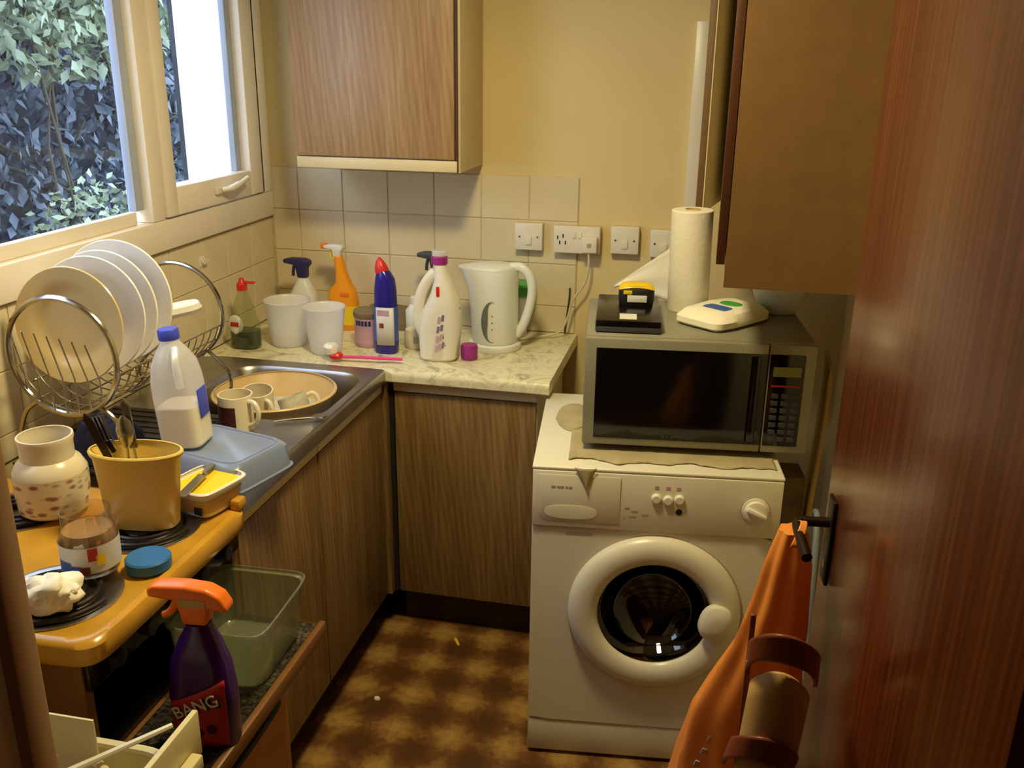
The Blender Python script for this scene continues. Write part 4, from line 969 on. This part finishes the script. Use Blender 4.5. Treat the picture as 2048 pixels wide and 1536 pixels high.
# small white pot leaning by the detergent
t = thing('cream_pot', 'small round cream pot behind the detergent bottle', 'pot', (-.912, 2.760, K))
obj('pot_body', lathe(NB(), [(.030, 0), (.036, .012), (.038, .040), (.032, .062), (.024, .066)], 28), 'cream_ceramic', t); obj('pot_label', B(.004, .022, -.0385, -.036, .022, .044, .001), 'enamel_mark', t)
t = thing('small_bottle', 'small white bottle behind the blue cleaner bottle', 'bottle', (-.960, 2.900, K))
obj('bottle', lathe(NB(), [(.028, 0), (.030, .004), (.030, .085), (.014, .105)], 24), 'kettle_white', t); obj('cap', lathe(NB(), [(.014, .1055), (.014, .130), (.012, .132)], 20), 'white_plastic', t)
bm = loft(NB(), [(0, 0, 0, .10, .035, 4), (0, 0, .04, .098, .034, 4), (0, 0, .075, .08, .024, 3)], 28); jitter(bm, .010, 16, 5, (1, 1, .6))
for v in bm.verts: v.co.z = max(v.co.z, 0)
solo('folded_cloth', bm, 'brown_cloth', 'folded grey-brown cloth against the tiles behind the bottles', 'cloth', (-1.065, 2.965, K))
# green-lidded tub behind the kettle
t = thing('storage_tub', 'plastic tub with green lid standing behind the kettle', 'container', (-.672, 2.975, K))
obj('tub', loft(NB(), [(0, 0, 0, .074, .048, 4), (0, 0, .145, .090, .054, 4)], 36), 'frosted', t)
obj('lid', loft(NB(), [(0, 0, .1455, .096, .058, 4), (0, 0, .150, .100, .060, 4), (0, 0, .176, .100, .060, 4), (0, 0, .182, .09, .052, 4)], 36), 'green_plastic', t)
obj('red_print', B(-.070, -.050, -.056, -.052, .075, .105), 'label_red', t); obj('blue_print', B(-.066, -.048, -.055, -.052, .035, .065), 'label_blue', t)
# kettle
t = thing('kettle', 'white plastic jug kettle with a grey crescent gauge', 'kettle', (-.668, 2.832, K), -.06)
obj('power_base', lathe(NB(), [(.084, 0), (.086, .004), (.084, .018), (.076, .022)], 44), 'kettle_white', t)
bd = obj('jug', loft(NB(), [(0, 0, .0235, .072, .072), (0, 0, .034, .075, .075), (-.002, 0, .12, .076, .073), (-.010, 0, .20, .083, .071), (-.020, 0, .248, .094, .068), (-.024, 0, .258, .098, .066)], 48), 'kettle_white', t)
obj('lid', loft(NB(), [(-.012, 0, .2585, .082, .064), (-.008, 0, .266, .076, .060), (-.004, 0, .272, .05, .04)], 40), 'kettle_white', t)
obj('handle', tube(NB(), crom([(.050, 0, .262), (.082, 0, .264), (.110, 0, .240), (.120, 0, .195), (.112, 0, .140), (.094, 0, .085), (.070, 0, .045)]), .0125, 12, flat=1.2), 'kettle_white', t)
def on_jug(x, z): return (x, -math.sqrt(max(0, 1 - (x / .0762) ** 2)) * .0745 - .0012, z)
def crescent(u, v):
    a = math.radians(82 + 196 * u); w = .003 + .019 * math.sin(PI * min(1, u * 1.05)) ** 1.3
    return on_jug(.012 + math.cos(a) * (.036 - w * v), .100 + math.sin(a) * (.066 - w * .4 * v))
bm = NB(); grid(bm, 28, 3, crescent); o = obj('water_gauge', bm, 'grey_gauge', t); thicken(o, .001)
for k in range(3): bm = NB(); grid(bm, 1, 1, lambda u, v: on_jug(.010 + .004 * u, .074 + k * .022 + .004 * v)); obj('gauge_mark', bm, 'grey_gauge', t)

# ================================================================== FOREGROUND BASKET
bk = thing('vegetable_rack', 'cream plastic storage rack by the doorway in front of the cooker', 'rack', (-.845, .90, 0))
bm = NB(); hx, hy = .105, .125
def rimtube(z, r, sx, sy): return [(p[0] * sx, p[1] * sy, z) for p in [sup(math.cos(2 * PI * i / 44), math.sin(2 * PI * i / 44), 7) for i in range(44)]]
obj('top_rim', tube(NB(), rimtube(.775, 0, hx, hy), .008, 8, True), 'cream_plastic', bk)
bm = shell(NB(), [(0, 0, .62, hx - .02, hy - .02, 7), (0, 0, .626, hx - .015, hy - .015, 7), (0, 0, .770, hx - .002, hy - .002, 7)], .003, 44); obj('basket', bm, 'cream_plastic', bk)
obj('side_board', B(hx + .004, hx + .014, -.13, .185, .735, .815, .002), 'cream_plastic', bk)
obj('side_ledge', B(hx + .0145, hx + .034, -.13, .155, .735, .760, .003), 'cream_plastic', bk)
for sx in (-1, 1):
    for sy in (-1, 1): obj('post', tube(NB(), [(sx * (hx - .012), sy * (hy - .012), 0), (sx * (hx - .012), sy * (hy - .012), .765)], .009, 10), 'cream_plastic', bk)
for z in (.12, .38):
    obj('shelf_basket', shell(NB(), [(0, 0, z, hx - .022, hy - .022, 7), (0, 0, z + .09, hx - .004, hy - .004, 7)], .003, 32), 'cream_plastic', bk)
obj('inner_handle', tube(NB(), crom([(-.02, .10, .70), (-.02, .10, .785), (.01, .075, .79), (.05, .05, .79), (.06, .045, .70)]), .007, 8), 'cream_plastic', bk)
t = thing('card_box', 'open white card box with a raised flap in the cream rack', 'box', (-.868, .925, .6305), .12)
bm = NB(); box(bm, -.05, .05, -.05, -.047, 0, .16); box(bm, -.05, .05, .047, .05, 0, .16); box(bm, -.05, -.047, -.047, .047, 0, .16); box(bm, .047, .05, -.047, .047, 0, .16); box(bm, -.047, .047, -.047, .047, 0, .003)
obj('box_body', bm, 'box_card', t)
o = obj('flap', B(-.046, .046, -.0015, .0015, 0, .085), 'box_card', t); o.location = (0, .049, .1605); o.rotation_euler = (.15, .10, 0)
o = obj('flap', B(-.0015, .0015, -.046, .046, 0, .045), 'box_card', t); o.location = (-.0485, 0, .1605); o.rotation_euler = (0, -.5, 0)
solo('white_rod', tube(NB(), [(0, 0, 0), (0, .05, 0), (0, .20, .004)], [.006, .0055, .004], 8), 'white_plastic', 'thin white plastic rod lying across the cream rack', 'rod', (-.868, .885, .812), (0, 0, math.radians(-38)))

# ================================================================== FLOOR BITS
bm = loft(NB(), [(0, 0, 0, .022, .005, 3), (0, 0, .003, .020, .004, 3)], 16); solo('yellow_scrap', bm, 'label_yellow', 'small yellow scrap on the vinyl floor near the cabinets', 'scrap', (-.71, 2.50, .0005), (0, 0, -1.0))
bm = loft(NB(), [(0, 0, 0, .010, .007, 2), (0, 0, .006, .008, .005, 2)], 12); solo('white_crumb', bm, 'paper', 'white crumb on the floor by the left plinth', 'crumb', (-.86, 2.17, .0005))
